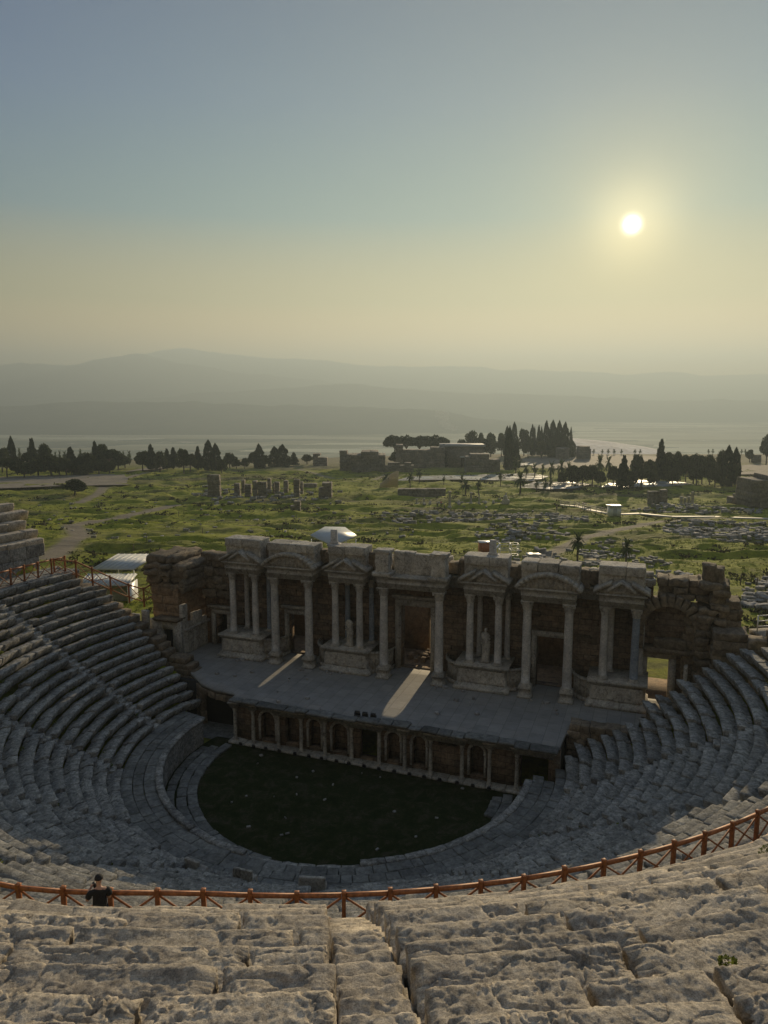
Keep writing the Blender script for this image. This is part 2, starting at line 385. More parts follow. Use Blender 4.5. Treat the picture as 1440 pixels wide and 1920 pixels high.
m, n, b = new_mat('field_ground'); P = pos(n)
mp = nn(n, 'ShaderNodeMapping'); mp.inputs['Scale'].default_value = (0.35, 1.0, 1.0); n.links.new(P, mp.inputs[0]); PM = mp.outputs[0]
n1 = noise(n, 0.045, 8, 0.65, PM, 0.6); n2 = noise(n, 0.5, 9, 0.75, P, 0.5); n3 = noise(n, 3.5, 8, 0.75, P)
grass = ramp(n, n2, [(0.22, (0.055, 0.07, 0.010)), (0.38, (0.17, 0.195, 0.018)), (0.55, (0.29, 0.30, 0.032)), (0.8, (0.34, 0.29, 0.06))])
dry = ramp(n, n2, [(0.3, (0.06, 0.055, 0.035)), (0.7, (0.16, 0.13, 0.075))])
col = mixc(n, 'MIX', ramp(n, n1, [(0.50, (0, 0, 0)), (0.66, (0.85,) * 3)]), grass, dry)
n4 = noise(n, 0.16, 9, 0.72, PM, 1.0)
col = mixc(n, 'MIX', ramp(n, n4, [(0.52, (0, 0, 0)), (0.62, (0.6,) * 3)]), col, (0.05, 0.052, 0.028))
col = mixc(n, 'MULTIPLY', 0.7, col, ramp(n, n3, [(0.3, (0.5, 0.52, 0.5)), (0.65, (1.2, 1.2, 1.1))]))
dirt = ramp(n, n2, [(0.3, (0.16, 0.135, 0.10)), (0.7, (0.27, 0.235, 0.185))])
sx = nn(n, 'ShaderNodeSeparateXYZ'); n.links.new(P, sx.inputs[0])
farp = nn(n, 'ShaderNodeMapRange', interpolation_type='SMOOTHSTEP'); n.links.new(sx.outputs[1], farp.inputs[0])
farp.inputs[1].default_value = 330; farp.inputs[2].default_value = 400
col = mixc(n, 'MIX', mth(n, 'MULTIPLY', farp.outputs[0], 0.75), col, dirt)
at = nn(n, 'ShaderNodeAttribute', attribute_name='tint'); col = mixc(n, 'MIX', at.outputs['Fac'], col, dirt)
# farmland of the plain: narrow strips of crops
mp2 = nn(n, 'ShaderNodeMapping'); mp2.inputs['Scale'].default_value = (0.0018, 0.0060, 0.0); mp2.inputs['Rotation'].default_value = (0, 0, 0.12); n.links.new(P, mp2.inputs[0])
vo = nn(n, 'ShaderNodeTexVoronoi', distance='CHEBYCHEV'); n.links.new(mp2.outputs[0], vo.inputs['Vector']); vo.inputs['Scale'].default_value = 1.0
farm = ramp(n, vo.outputs['Color'], [(0.15, (0.02, 0.03, 0.015)), (0.35, (0.10, 0.12, 0.05)), (0.55, (0.26, 0.25, 0.15)), (0.8, (0.55, 0.55, 0.38))])
town = noise(n, 0.0035, 9, 0.85, P)
farm = mixc(n, 'MIX', ramp(n, town, [(0.56, (0, 0, 0)), (0.62, (0.8,) * 3)]), farm, (0.65, 0.6, 0.55))
pl_ = nn(n, 'ShaderNodeMapRange'); n.links.new(sx.outputs[1], pl_.inputs[0]); pl_.inputs[1].default_value = 700; pl_.inputs[2].default_value = 1100
col = mixc(n, 'MIX', pl_.outputs[0], col, farm)
n.links.new(col, b.inputs['Base Color']); b.inputs['Roughness'].default_value = 0.95; b.inputs['Specular IOR Level'].default_value = 0.1
bp = nn(n, 'ShaderNodeBump'); bp.inputs['Distance'].default_value = 0.25; bp.inputs['Strength'].default_value = 0.9
n.links.new(mth(n, 'ADD', mth(n, 'MULTIPLY', n3, 0.5), n2), bp.inputs['Height']); n.links.new(bp.outputs[0], b.inputs['Normal'])
M['ground'] = m
o = mb.build('ground', m, smooth=True, world=(0, 0, 0)); tag(o, kind='structure')

# ------------------------------------------------------------------ hills and mountain ranges
def hmat(name, c0, c1, s):
    m, n, b = new_mat(name); P = pos(n); v = noise(n, s, 9, 0.7, P)
    n.links.new(ramp(n, v, [(0.35, c0), (0.65, c1)]), b.inputs['Base Color']); b.inputs['Roughness'].default_value = 1.0; b.inputs['Specular IOR Level'].default_value = 0.0; return m
HM = hmat('hill_scrub', (0.035, 0.04, 0.025), (0.10, 0.095, 0.06), 0.004)
def rangeridge(name, Y0, depth, prof, seed, rough=0.12, base=-152.0):
    """prof: (pixel x, pixel y) crest line surveyed from the theatre, at distance Y0"""
    px = np.array([p[0] for p in prof], float); pyy = np.array([p[1] for p in prof], float)
    NXR, NYR = 300, 26; u = np.linspace(px[0], px[-1], NXR); c = np.interp(u, px, pyy); c = c + 1.6 * fbm(np.stack([u * .03, u * 0 + seed, u * 0], 1), 4, .6)
    X = (u - 720) / FPX * Y0 * 1.0; v = -(c - 960) / FPX
    zc = EYE + Y0 * (-math.sin(PITCH) + v * math.cos(PITCH)) / (math.cos(PITCH) + v * math.sin(PITCH))
    mb = MB(); g = np.linspace(-1, 1, NYR); GG, XX = np.meshgrid(g, X, indexing='ij'); ZC = np.broadcast_to(zc, XX.shape)
    sh = np.exp(-(GG * 1.7) ** 2) - math.exp(-1.7 ** 2); sh = np.clip(sh / (1 - math.exp(-1.7 ** 2)), 0, 1)
    Yv = Y0 + GG * depth
    nz = fbm(np.stack([XX.ravel() / depth * 2.6, Yv.ravel() / depth * 2.6, np.full(XX.size, seed)], 1), 6, 0.55).reshape(XX.shape)
    H = ZC - base; Z = base + sh * H + nz * H * rough * (1 - np.abs(GG) ** 3) * np.where(sh > 0.9, 0.45, 1.0)
    idx = np.arange(XX.size).reshape(XX.shape)
    mb.add(np.stack([XX.ravel(), Yv.ravel(), Z.ravel()], 1), [np.stack([idx[:-1, :-1].ravel(), idx[:-1, 1:].ravel(), idx[1:, 1:].ravel(), idx[1:, :-1].ravel()], 1)])
    tag(mb.build(name, HM, smooth=True), kind='structure')
rangeridge('hills', 4600, 1100, [(-700, 790), (-300, 775), (0, 762), (90, 756), (180, 750), (330, 752), (480, 760), (560, 760), (650, 763), (730, 764), (800, 770), (900, 785), (1050, 800)], 3, 0.16)
rangeridge('hills', 6300, 1000, [(-400, 760), (300, 745), (500, 728), (650, 722), (720, 725), (840, 735), (960, 740), (1200, 750), (1500, 752), (1900, 752)], 9, 0.12)
rangeridge('mountain_range', 7700, 1200, [(-600, 720), (0, 684), (60, 682), (160, 683), (240, 668), (275, 663), (330, 678), (400, 690), (520, 706), (700, 725), (900, 735), (1100, 742)], 14, 0.07)
rangeridge('mountain_range', 9300, 1300, [(-700, 700), (-100, 690), (200, 682), (290, 664), (350, 652), (420, 664), (480, 672), (560, 671), (650, 680), (740, 688), (850, 687), (920, 692), (1010, 694), (1100, 697), (1180, 702), (1250, 698), (1300, 704), (1440, 703), (1700, 704), (2000, 706)], 21, 0.06)
# travertine slope on the right, beyond the plateau edge
mb = MB(); xs = np.linspace(0, 1, 70); gy = np.linspace(0, 1, 24); G, U = np.meshgrid(gy, xs, indexing='ij')
tx0, _, _ = aty(1040, 830, 640); tx1, _, _ = aty(1360, 850, 640)
X = tx0 + (tx1 - tx0) * U; Yv = 540 + 260 * G
top = np.interp(U[0], [0, 0.1, 0.35, 0.6, 0.8, 1.0], [-11.5, -11.2, -15.0, -20, -27.0, -42]); Z = top[None, :] - 26 * np.abs(G - 0.45) ** 1.6 * 1.5
Z = Z + fbm(np.stack([X.ravel() * 0.02, Yv.ravel() * 0.03, Z.ravel() * 0], 1), 4).reshape(Z.shape) * 0.9
idx = np.arange(X.size).reshape(X.shape)
mb.add(np.stack([X.ravel(), Yv.ravel(), Z.ravel()], 1), [np.stack([idx[:-1, :-1].ravel(), idx[:-1, 1:].ravel(), idx[1:, 1:].ravel(), idx[1:, :-1].ravel()], 1)])
M['trav'] = mstone('white_travertine', (0.35, 0.37, 0.4), (0.5, 0.52, 0.55), (0.66, 0.67, 0.68), 0.05, 0.3, 4)
tag(mb.build('travertine_slope', M['trav'], smooth=True), kind='structure')
# pale travertine ground and shallow pools glinting against the sun
m, n, b = new_mat('shallow_water'); P = pos(n)
mpw = nn(n, 'ShaderNodeMapping'); mpw.inputs['Scale'].default_value = (0.4, 1, 1); n.links.new(P, mpw.inputs[0])
v = noise(n, 0.22, 7, 0.75, mpw.outputs[0], 1.0)
n.links.new(ramp(n, v, [(0.45, (0.30, 0.27, 0.21)), (0.56, (0.20, 0.25, 0.28))]), b.inputs['Base Color'])
n.links.new(ramp(n, v, [(0.50, (1.0,) * 3), (0.57, (0.38,) * 3)]), b.inputs['Roughness'])
bp = nn(n, 'ShaderNodeBump'); bp.inputs['Distance'].default_value = 0.05; n.links.new(noise(n, 1.6, 4, 0.6, P), bp.inputs['Height']); n.links.new(bp.outputs[0], b.inputs['Normal'])
n.links.new(ramp(n, v, [(0.50, (0.02,) * 3), (0.57, (0.5,) * 3)]), b.inputs['Specular IOR Level'])
M['pool'] = m
def sheet(name, pix, mat, lift, n_=14, kind='structure'):
    P = [gp(*p) for p in pix]; mb = MB(); V = []
    cx = sum(p[0] for p in P) / len(P); cy = sum(p[1] for p in P) / len(P); K = 40; ring = []
    L = len(P)
    for i in range(L):
        a, b_ = P[i], P[(i + 1) % L]
        for k in range(6): t = k / 6; ring.append((a[0] + (b_[0] - a[0]) * t, a[1] + (b_[1] - a[1]) * t))
    ring = np.array(ring); jit = 1 + 0.04 * vn(np.stack([ring[:, 0] * .3, ring[:, 1] * .3, ring[:, 0] * 0], 1)); rows = []
    for k in range(n_ + 1):
        s = k / n_; q = np.array([cx, cy]) + (ring - np.array([cx, cy])) * (s * jit[:, None]); rows.append(q)
    Q = np.stack(rows); Z = (field0(Q[..., 0], Q[..., 1])) + lift
    idx = np.arange(Q.shape[0] * Q.shape[1]).reshape(Q.shape[:2]); nx = np.roll(idx, -1, 1)
    mb.add(np.concatenate([Q.reshape(-1, 2), Z.reshape(-1, 1)], 1), [np.stack([idx[:-1].ravel(), idx[1:].ravel(), nx[1:].ravel(), nx[:-1].ravel()], 1)])
    return tag(mb.build(name, mat, smooth=True), kind=kind)
sheet('travertine_pool', [(745, 904), (765, 896), (900, 893), (1000, 890), (1030, 897), (1000, 905), (860, 902)], M['pool'], 0.6)
sheet('travertine_pool', [(970, 917), (1000, 907), (1070, 906), (1110, 911), (1080, 919), (1030, 921)], M['pool'], 0.6)
sheet('travertine_pool', [(1125, 917), (1145, 907), (1200, 903), (1270, 906), (1300, 911), (1240, 916)], M['pool'], 0.6)
sheet('travertine_pool', [(940, 873), (985, 870), (1005, 873), (975, 876)], M['pool'], 0.6)
M['dirt'] = mstone('beaten_earth', (0.13, 0.11, 0.085), (0.21, 0.185, 0.15), (0.29, 0.26, 0.21), 0.3, 0.05, 6)
sheet('road', [(-60, 922), (0, 896), (120, 893), (235, 890), (240, 912), (100, 915)], M['dirt'], 0.55)
sheet('road', [(225, 888), (330, 870), (345, 870), (300, 882)], M['dirt'], 0.6)
sheet('road', [(975, 862), (1100, 852), (1240, 858), (1210, 880), (1000, 880)], M['dirt'], 0.5)
sheet('road', [(1310, 880), (1420, 872), (1500, 880), (1500, 892), (1330, 892)], M['dirt'], 0.5)
# ------------------------------------------------------------------ theatre seating
cam_p = np.array([0, 0, EYE])
def arc(Rc):
    def f(p):
        th = p[:, 0] / Rc; q = p.copy(); q[:, 0] = CX + p[:, 1] * np.sin(th); q[:, 1] = CY - p[:, 1] * np.cos(th); return q
    f.flip = True
    return f
def endl(R, side):
    if side < 0: return np.interp(R, [11, 11.6, 13.7, 16, 18.6, 20.3, 22.9, 26.4, 30, 36], [2.2, 3.0, 4.2, 5.0, 5.6, 5.8, 6.0, 5.6, 5.6, 5.2])
    return np.interp(R, [11, 12.5, 13.4, 17, 21, 24, 30, 36], [0.8, 1.1, 4.0, 4.7, 7.2, 7.6, 7.6, 7])
STL = [-105.5, -79, -52, -27, -2, 22, 44, 66.5]
STU = [3.2, -96]
def sth(R): return 3.1 + .062 * (R - 31)
def inplace(R, th):
    x, y = CX + R * math.sin(th), CY - R * math.cos(th); a, b_ = loc2(x, y); return b_ < endl(R, -1 if a < 0 else 1)
def row(name, parent, R, dep, z, hgt, th0, th1, stairs, hw, mat, seed, upper=False):
    mb = MB(); th = R_(th0); end = R_(th1); Rc = R + dep / 2
    cuts = sorted([(R_(s) - hw / Rc, R_(s) + hw / Rc) for s in stairs])
    def nextcut(t):
        for a, b_ in cuts:
            if b_ > t + 1e-6: return a, b_
        return 99, 99
    while th < end:
        a, b_ = nextcut(th)
        if th >= a - 0.002:
            tc = (a + b_) / 2
            if inplace(Rc, tc): stone(mb, (tc * Rc, Rc + 0.06, z - hgt / 2 - 0.36), (hw + 0.01, dep / 2 + 0.06, hgt / 2), r=0.03, amp=0.01, n=(2, 2, 2), mapf=arc(Rc))
            th = b_; continue
        L = RS.uniform(0.75, 1.75) * (RS.uniform(1.3, 2.4) if upper else 1.0); t1 = min(th + L / Rc, a, end)
        if a - t1 < 0.4 / Rc and a < 50: t1 = a
        w = (t1 - th) * Rc; tc = (th + t1) / 2
        if w > 0.15 and True and inplace(Rc, tc + (0.0)):
            x, y = CX + Rc * math.sin(tc), CY - Rc * math.cos(tc); d = math.dist((x, y, z), cam_p)
            if upper: z_ = z - 0.46 * float(ss(0, 15, -math.degrees(tc))) * max(0, 1 - (R - 28.5) / 13) * (1 if math.degrees(tc) > -70 else 0)
            else: z_ = z
            wob = (0.09 if upper else 0.05) * float(vn(np.array([[tc * 9 + seed, seed * 3.1, 0]]))[0]); miss = RS.rand() < (0.09 if not upper else 0.0)
            dz = -RS.uniform(.06, .2) if miss else 0.0
            hh = (w / 2 - RS.uniform(0.004, 0.02) * (1 if upper else 2), dep / 2 + 0.06, hgt / 2)
            cc = (tc * Rc, Rc + 0.06 + RS.uniform(-0.035, 0.035) + wob, z_ - hgt / 2 + RS.uniform(-0.035, 0.035) + wob * 0.4 + dz)
            tt = ((1, 0, 0), R_(RS.uniform(-1.6, 2.2))) if RS.rand() < 0.7 else ((0, 1, 0), R_(RS.uniform(-2, 2)))
            vis = abs(x) < 0.60 * (y + 1.0) + 1.2 and y > 2.0
            if upper and vis and d < 17:
                res = 0.014 if d < 8.0 else 0.022 if d < 10.5 else 0.035 if d < 13 else 0.06
                nx, ny, nz = [max(3, int(2 * v / res)) for v in hh]; nz = max(4, nz // 2)
                off = RS.rand(3) * 50; N = cubegrid(nx, ny, nz)[1]; sm = RS.rand() < 0.5
                def pre(p, V, off=off, N=N, sm=sm, hh=hh):
                    a1 = fbm(p * np.array([0.7, 2.2, 1.6]) + off, 3); a2 = fbm(p * np.array([3.6, 7.5, 6.0]) + off, 5, 0.66); a3 = fbm(p * 24 + off, 2, 0.6)
                    pit = np.clip(fbm(p * 8.5 + off * 2, 4, 0.65) - 0.25, 0, 1)
                    rid = 1 - np.abs(fbm(p * np.array([2.2, 5.5, 4]) + off * 3, 3)) * 2
                    e = np.clip(np.maximum(np.abs(V[:, 0]) * hh[0] - hh[0] + 0.16, np.abs(V[:, 1]) * hh[1] - hh[1] + 0.16) / 0.16, 0, 1)
                    msk = np.clip(fbm(p * 1.1 + off * 5, 2) * 1.6 + .35, 0, 1) * (.35 if sm else 1)
                    crk = np.clip(.05 - np.abs(fbm(p * np.array([.9, 1.6, 1.2]) + off * 4, 3)), 0, .05) / .05 + .6 * np.clip(.035 - np.abs(fbm(p * np.array([2.4, 3.0, 2.0]) + off * 6, 2)), 0, .035) / .035
                    dsp = 0.038 * a1 + 0.016 * a2 * (.45 + msk) + 0.0065 * a3 - 0.11 * pit * msk - 0.045 * crk
                    dsp = dsp - 0.05 * e * e * (0.4 + np.clip(a2 + a1, 0, 1.5))
                    return p + N * dsp[:, None]
                stone(mb, cc, hh, r=0.05, amp=0, n=(nx, ny, nz), mapf=arc(Rc), pre=pre, tilt=tt, t=RS.uniform(0.85, 1.12))
            else:
                def pre(p, V):
                    q = p.copy(); k = np.clip(0.35 - V[:, 2], 0, 1.3) / 1.3 * np.clip(-V[:, 1], 0, 1); q[:, 1] += 0.23 * k; q[:, 2] -= .13 * np.clip((V[:, 1] - .1) / .3, 0, 1) * (V[:, 2] > .5) * (not upper); return q
                nres = (7, 6, 4) if vis or x < -8 else (3, 2, 2)
                if upper and vis: nres = (14, 8, 5)
                stone(mb, cc, hh, r=0.045, amp=0.035, fr=2.2, n=nres, mapf=arc(Rc), pre=pre, tilt=tt)
        th = t1
    if not mb.n: return None
    return mb.build(name, mat, parent)
lower = thing('seating_tier', 'lower horseshoe tier of worn grey stone seats round the dark orchestra', 'seating tier', (CX, CY, 0))
for i in range(19):
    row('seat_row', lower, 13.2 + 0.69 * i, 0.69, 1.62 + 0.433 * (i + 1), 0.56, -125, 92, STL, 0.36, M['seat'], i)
for s in STL:
    mb = MB(); t = R_(s)
    for i in range(38):
        R = 13.2 + 0.345 * i; z = 1.62 + 0.2165 * (i + 1) - 0.06
        if not inplace(R, t): continue
        Rc = R + 0.17
        stone(mb, (t * Rc, Rc + 0.05, z - 0.2), (0.345 + RS.uniform(-.02, .0), 0.215, 0.2), r=0.04, amp=0.035, n=(5, 3, 3), mapf=arc(Rc))
    if mb.n: mb.build('stairway', M['seat'], lower)
# orchestra podium wall, walkway above it
mb = MB(); th = R_(-115)
while th < R_(80):
    w = RS.uniform(0.8, 1.25); tc = th + w / 2 / 11.0
    if inplace(11.1, tc):
        hz = 0.86 if math.degrees(tc) < -45 else (0.80 if math.degrees(tc) < -25 or math.degrees(tc) > 8 else 0.68)
        stone(mb, (tc * 11.1, 11.13, hz + 0.0 - 0.05), (w / 2 - 0.008, 0.15, hz), r=0.03, amp=0.02, n=(4, 2, 4), mapf=arc(11.1))
        stone(mb, (tc * 11.1, 11.10, hz * 2 - 0.0), (w / 2 - 0.006, 0.21, 0.09), r=0.04, amp=0.03, n=(5, 2, 2), mapf=arc(11.1))
    th += w / 11.1
mb.build('podium_wall', M['seat'], lower)
mb = MB()
for k, (R0, R1) in enumerate(((11.28, 11.95), (11.95, 12.55), (12.55, 13.25))):
    th = R_(-118)
    while th < R_(82):
        w = RS.uniform(0.5, 1.3); Rc = (R0 + R1) / 2; tc = th + w / 2 / Rc
        if inplace(Rc, tc):
            stone(mb, (tc * Rc, Rc, 1.5 + 0.03 * k + RS.uniform(-.03, .03)), (w / 2 - 0.012, (R1 - R0) / 2 - 0.012, 0.12), r=0.03, amp=0.02, n=(4, 3, 2), mapf=arc(Rc), tilt=((1, 0, 0), R_(RS.uniform(-2, 2))))
        th += w / Rc
mb.build('walkway', M['slab'], lower)
for t0, t1, R0 in ((-19, -15, 13.3), (-29, -25.5, 13.6), (-6, -1, 13.3)):
    mb = MB(); w = R_(t1 - t0) * R0; tc = R_((t0 + t1) / 2)
    stone(mb, (tc * R0, R0, 1.85), (w / 2, 0.28, 0.28), r=0.05, amp=0.03, n=(9, 4, 3), mapf=arc(R0))
    stone(mb, (tc * R0, R0 + 0.28, 2.15), (w / 2, 0.08, 0.52), r=0.05, amp=0.03, n=(9, 3, 5), mapf=arc(R0))
    mb.build('honour_bench', M['marble'], lower)
# diazoma and upper tier
upper = thing('seating_tier', 'upper tier of sunlit pitted limestone seats with a narrow stair, above the fence', 'seating tier', (CX, CY - 28.5, 9.9))
mb = MB()
for k in range(4):
    R0 = 26.05 + 0.62 * k; th = R_(-126)
    while th < R_(52):
        w = RS.uniform(0.7, 1.7); Rc = R0 + 0.31; tc = th + w / 2 / Rc
        if inplace(Rc, tc): stone(mb, (tc * Rc, Rc, 9.78 + RS.uniform(-.03, .03)), (w / 2 - .012, 0.30, 0.15), r=0.03, amp=0.025, n=(5, 3, 2), mapf=arc(Rc))
        th += w / Rc
mb.build('walkway', M['seat'], upper)
mb = MB()
for k, (za, zb) in enumerate(((9.7, 11.0), (11.0, 11.98))):
    th = R_(-126)
    while th < R_(52):
        w = RS.uniform(0.9, 1.7); Rc = 28.7; tc = th + w / 2 / Rc; q_ = -.46 * float(ss(0, 15, -math.degrees(tc))) * (1 if math.degrees(tc) > -70 else 0) * (.5 + .5 * k)
        if inplace(Rc, tc): stone(mb, (tc * Rc, Rc, (za + zb) / 2 + q_), (w / 2 - .01, 0.2 + RS.uniform(0, .03), (zb - za) / 2 - .006), r=0.03, amp=0.03, n=(5, 2, 5), mapf=arc(Rc))
        th += w / Rc
mb.build('retaining_wall', M['seat'], upper)
UR, UZ = 0.86, 0.565
for j in range(20):
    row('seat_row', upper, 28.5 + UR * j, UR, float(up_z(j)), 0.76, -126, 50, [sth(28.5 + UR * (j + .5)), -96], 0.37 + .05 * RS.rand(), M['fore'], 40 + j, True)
mb = MB()
for s in STU:
    for i in range(40):
        R = 28.5 + UR / 2 * i; t = R_(sth(R) if s > 0 else s); z = float(up_z((i - 1) / 2)) - 0.08; Rc = R + UR / 4
        x, y = CX + Rc * math.sin(t), CY - Rc * math.cos(t); d = math.dist((x, y, z), cam_p)
        if not inplace(Rc, t): continue
        q = 0.02 if d < 9 else 0.035 if d < 13 else 0.1
        nx, ny, nz = max(4, int(.74 / q)), max(3, int(.5 / q)), 6; off = RS.rand(3) * 40; N = cubegrid(nx, ny, nz)[1]
        def pre(p, V, off=off, N=N):
            return p + N * (0.03 * fbm(p * 3 + off, 3) + 0.016 * fbm(p * 9 + off, 4, .6) - 0.05 * np.clip(fbm(p * 7 + off * 2, 3) - .3, 0, 1))[:, None]
        stone(mb, (t * Rc, Rc + 0.06, z - 0.22), (0.37, 0.26, 0.24), r=0.05, amp=0, n=(nx, ny, nz), mapf=arc(Rc), pre=pre, t=RS.uniform(.9, 1.15))
mb.build('stairway', M['fore'], upper)

# ------------------------------------------------------------------ orchestra
def ringmesh(R0, R1, z, t0=-180, t1=180, nr=6, nt_=120, amp=0.03, lym=2.25):
    mb = MB(); th = np.radians(np.linspace(t0, t1, nt_ + 1)); rr = np.linspace(R0, R1, nr + 1)
    T, Q = np.meshgrid(th, rr, indexing='ij'); X = Q * np.sin(T); Y = -Q * np.cos(T)
    a = X * EX[0] + Y * EX[1]; b_ = X * EY[0] + Y * EY[1]; b_ = np.minimum(b_, lym)
    X = CX + a * EX[0] + b_ * EY[0]; Y = CY + a * EX[1] + b_ * EY[1]
    Z = z + amp * fbm(np.stack([X.ravel() * 1.5, Y.ravel() * 1.5, X.ravel() * 0], 1), 3).reshape(X.shape)
    i = np.arange(X.size).reshape(X.shape)
    mb.add(np.stack([X.ravel(), Y.ravel(), Z.ravel()], 1), [np.stack([i[:-1, :-1].ravel(), i[:-1, 1:].ravel(), i[1:, 1:].ravel(), i[1:, :-1].ravel()], 1)]); return mb
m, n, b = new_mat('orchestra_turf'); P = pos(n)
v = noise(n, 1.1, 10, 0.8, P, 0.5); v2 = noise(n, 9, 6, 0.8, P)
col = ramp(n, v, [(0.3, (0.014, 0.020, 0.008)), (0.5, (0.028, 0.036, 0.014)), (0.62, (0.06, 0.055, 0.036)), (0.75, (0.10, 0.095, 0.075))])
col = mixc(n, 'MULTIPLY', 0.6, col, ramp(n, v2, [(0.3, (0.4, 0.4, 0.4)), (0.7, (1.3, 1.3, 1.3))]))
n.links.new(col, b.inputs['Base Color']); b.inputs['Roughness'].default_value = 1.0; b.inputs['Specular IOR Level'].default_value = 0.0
bp = nn(n, 'ShaderNodeBump'); bp.inputs['Distance'].default_value = 0.06; n.links.new(v2, bp.inputs['Height']); n.links.new(bp.outputs[0], b.inputs['Normal'])
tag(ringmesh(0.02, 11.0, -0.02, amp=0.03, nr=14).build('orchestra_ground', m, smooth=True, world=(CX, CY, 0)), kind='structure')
mb = MB()
for k, (R0, R1) in enumerate(((9.0, 9.6), (9.6, 10.2), (10.3, 10.85))):
    th = R_(-118)
    while th < R_(88):
        w = RS.uniform(0.45, 1.2); Rc = (R0 + R1) / 2; tc = th + w / 2 / Rc
        x, y = CX + Rc * math.sin(tc), CY - Rc * math.cos(tc); a, b_ = loc2(x, y)
        if b_ < 1.0 and not (-24 < math.degrees(tc) < 30) and not (k == 2 and RS.rand() < 0.12) and not (k == 0 and 32 < math.degrees(tc) < 62 and RS.rand() < .8):
            stone(mb, (tc * Rc, Rc + RS.uniform(-.04, .04), (0.04 if k < 2 else -0.03) + RS.uniform(-.02, .02)), (w / 2 - .02, (R1 - R0) / 2 - .015, 0.10), r=0.03, amp=0.025, n=(5, 3, 2), mapf=arc(Rc), tilt=((1, 0, 0), R_(RS.uniform(-2, 2))))
        th += w / Rc
tag(mb.build('paving_ring', M['slab'], world=(CX, CY, 0)), kind='structure')
mb = MB()
for k in range(24):
    a = RS.uniform(-7.5, 7.5); b_ = RS.uniform(-7.5, 1.2)
    if math.hypot(a, b_) > 8: continue
    stone(mb, LW((a, b_, 0.02))[0], (RS.uniform(.03, .13), RS.uniform(.03, .11), .05), rz=RS.rand() * 3, r=.03, amp=.02, n=(3, 3, 2))
tag(mb.build('loose_pebbles', M['rub']), kind='stuff')

# ------------------------------------------------------------------ stage building helpers (local frame: x along the stage, y away from the seats)
def bl(mb): mb.V = [LW(v) for v in mb.V]; return mb
def hexa(mb, p8, t=1.0): mb.add(np.array(p8, float), [BOXF], t)
def slab(mb, x0, x1, y0, y1, z0, z1, t=1.0): mb.box(((x0 + x1) / 2, (y0 + y1) / 2, (z0 + z1) / 2), (abs(x1 - x0) / 2, abs(y1 - y0) / 2, (z1 - z0) / 2), t=t)
def moulding(mb, x0, x1, y0, y1, prof, t=1.0):
    V = []
    for z, o_ in prof: V += [(x0 - o_, y0 - o_, z), (x1 + o_, y0 - o_, z), (x1 + o_, y1 + o_, z), (x0 - o_, y1 + o_, z)]
    F = []
    for i in range(len(prof) - 1):
        for k in range(4): F.append([4 * i + k, 4 * i + (k + 1) % 4, 4 * i + 4 + (k + 1) % 4, 4 * i + 4 + k])
    L = 4 * (len(prof) - 1); F.append([0, 3, 2, 1]); F.append([L, L + 1, L + 2, L + 3]); mb.add(np.array(V), [np.array(F)], t)
def lathe(mb, cx, cy, prof, seg=20, t=1.0, wob=0.0):
    a = np.linspace(0, 2 * math.pi, seg, endpoint=False); V = []
    for z, r in prof: V.append(np.stack([cx + r * np.cos(a), cy + r * np.sin(a), np.full(seg, z)], 1))
    V = np.concatenate(V); i = np.arange(len(prof) * seg).reshape(len(prof), seg); j = np.roll(i, -1, 1)
    F = np.stack([i[:-1].ravel(), j[:-1].ravel(), j[1:].ravel(), i[1:].ravel()], 1)
    if wob: V[:, :2] += (wob * fbm(V * np.array([2.5, 2.5, 1.3]) + cx * 7, 3))[:, None]
    mb.add(V, [F, i[-1], i[0][::-1]], t)
def wall_open(mb, x0, x1, y0, y1, z0, z1, opens, t=1.0, seg=10):
    """wall with openings [(ox0, ox1, oz0, oz1, arched)] sorted by x"""
    x = x0
    for ox0, ox1, oz0, oz1, ar in opens:
        if ox0 > x: slab(mb, x, ox0, y0, y1, z0, z1, t)
        if oz0 > z0: slab(mb, ox0, ox1, y0, y1, z0, oz0, t)
        if not ar: slab(mb, ox0, ox1, y0, y1, oz1, z1, t)
        else:
            r = (ox1 - ox0) / 2; c = (ox0 + ox1) / 2; zs = oz1 - r * ar
            for k in range(seg):
                a0, a1 = math.pi - math.pi * k / seg, math.pi - math.pi * (k + 1) / seg
                xa, xb = c + r * math.cos(a0), c + r * math.cos(a1); za, zb = zs + r * ar * math.sin(a0), zs + r * ar * math.sin(a1)
                hexa(mb, [(xa, y0, za), (xa, y0, z1), (xa, y1, za), (xa, y1, z1), (xb, y0, zb), (xb, y0, z1), (xb, y1, zb), (xb, y1, z1)], t)
        x = ox1
    if x < x1: slab(mb, x, x1, y0, y1, z0, z1, t)
def masonry(mb, x0, x1, y0, y1, z0, top, course=0.5, lens=(0.6, 1.4), amp=0.05, n_=(4, 2, 3), jy=0.06, r=0.05, mapf=LW, dx=0.03, opens=()):
    z = z0; k = 0
    while True:
        c = course * RS.uniform(0.8, 1.2); x = x0 + RS.uniform(-dx, dx) * 3; any_ = False
        while x < x1:
            L = min(RS.uniform(*lens), x1 - x + 0.1)
            if L < 0.15: break
            xm = x + L / 2; tp = top(xm) if callable(top) else top
            if z + c * 0.5 < tp:
                any_ = True; ok = True
                for (a, b_, za, zb) in opens:
                    if a < xm < b_ and za < z + c / 2 < zb: ok = False
                if ok:
                    j = RS.uniform(-jy, jy)
                    stone(mb, (xm, (y0 + y1) / 2 + j, z + c / 2), (L / 2 + .005, (y1 - y0) / 2, c / 2 + .005), r=r, amp=amp, n=n_, mapf=mapf, tilt=((0, 1, 0), R_(RS.uniform(-1.2, 1.2))))
            x += L
        z += c; k += 1
        if not any_ or k > 60: break
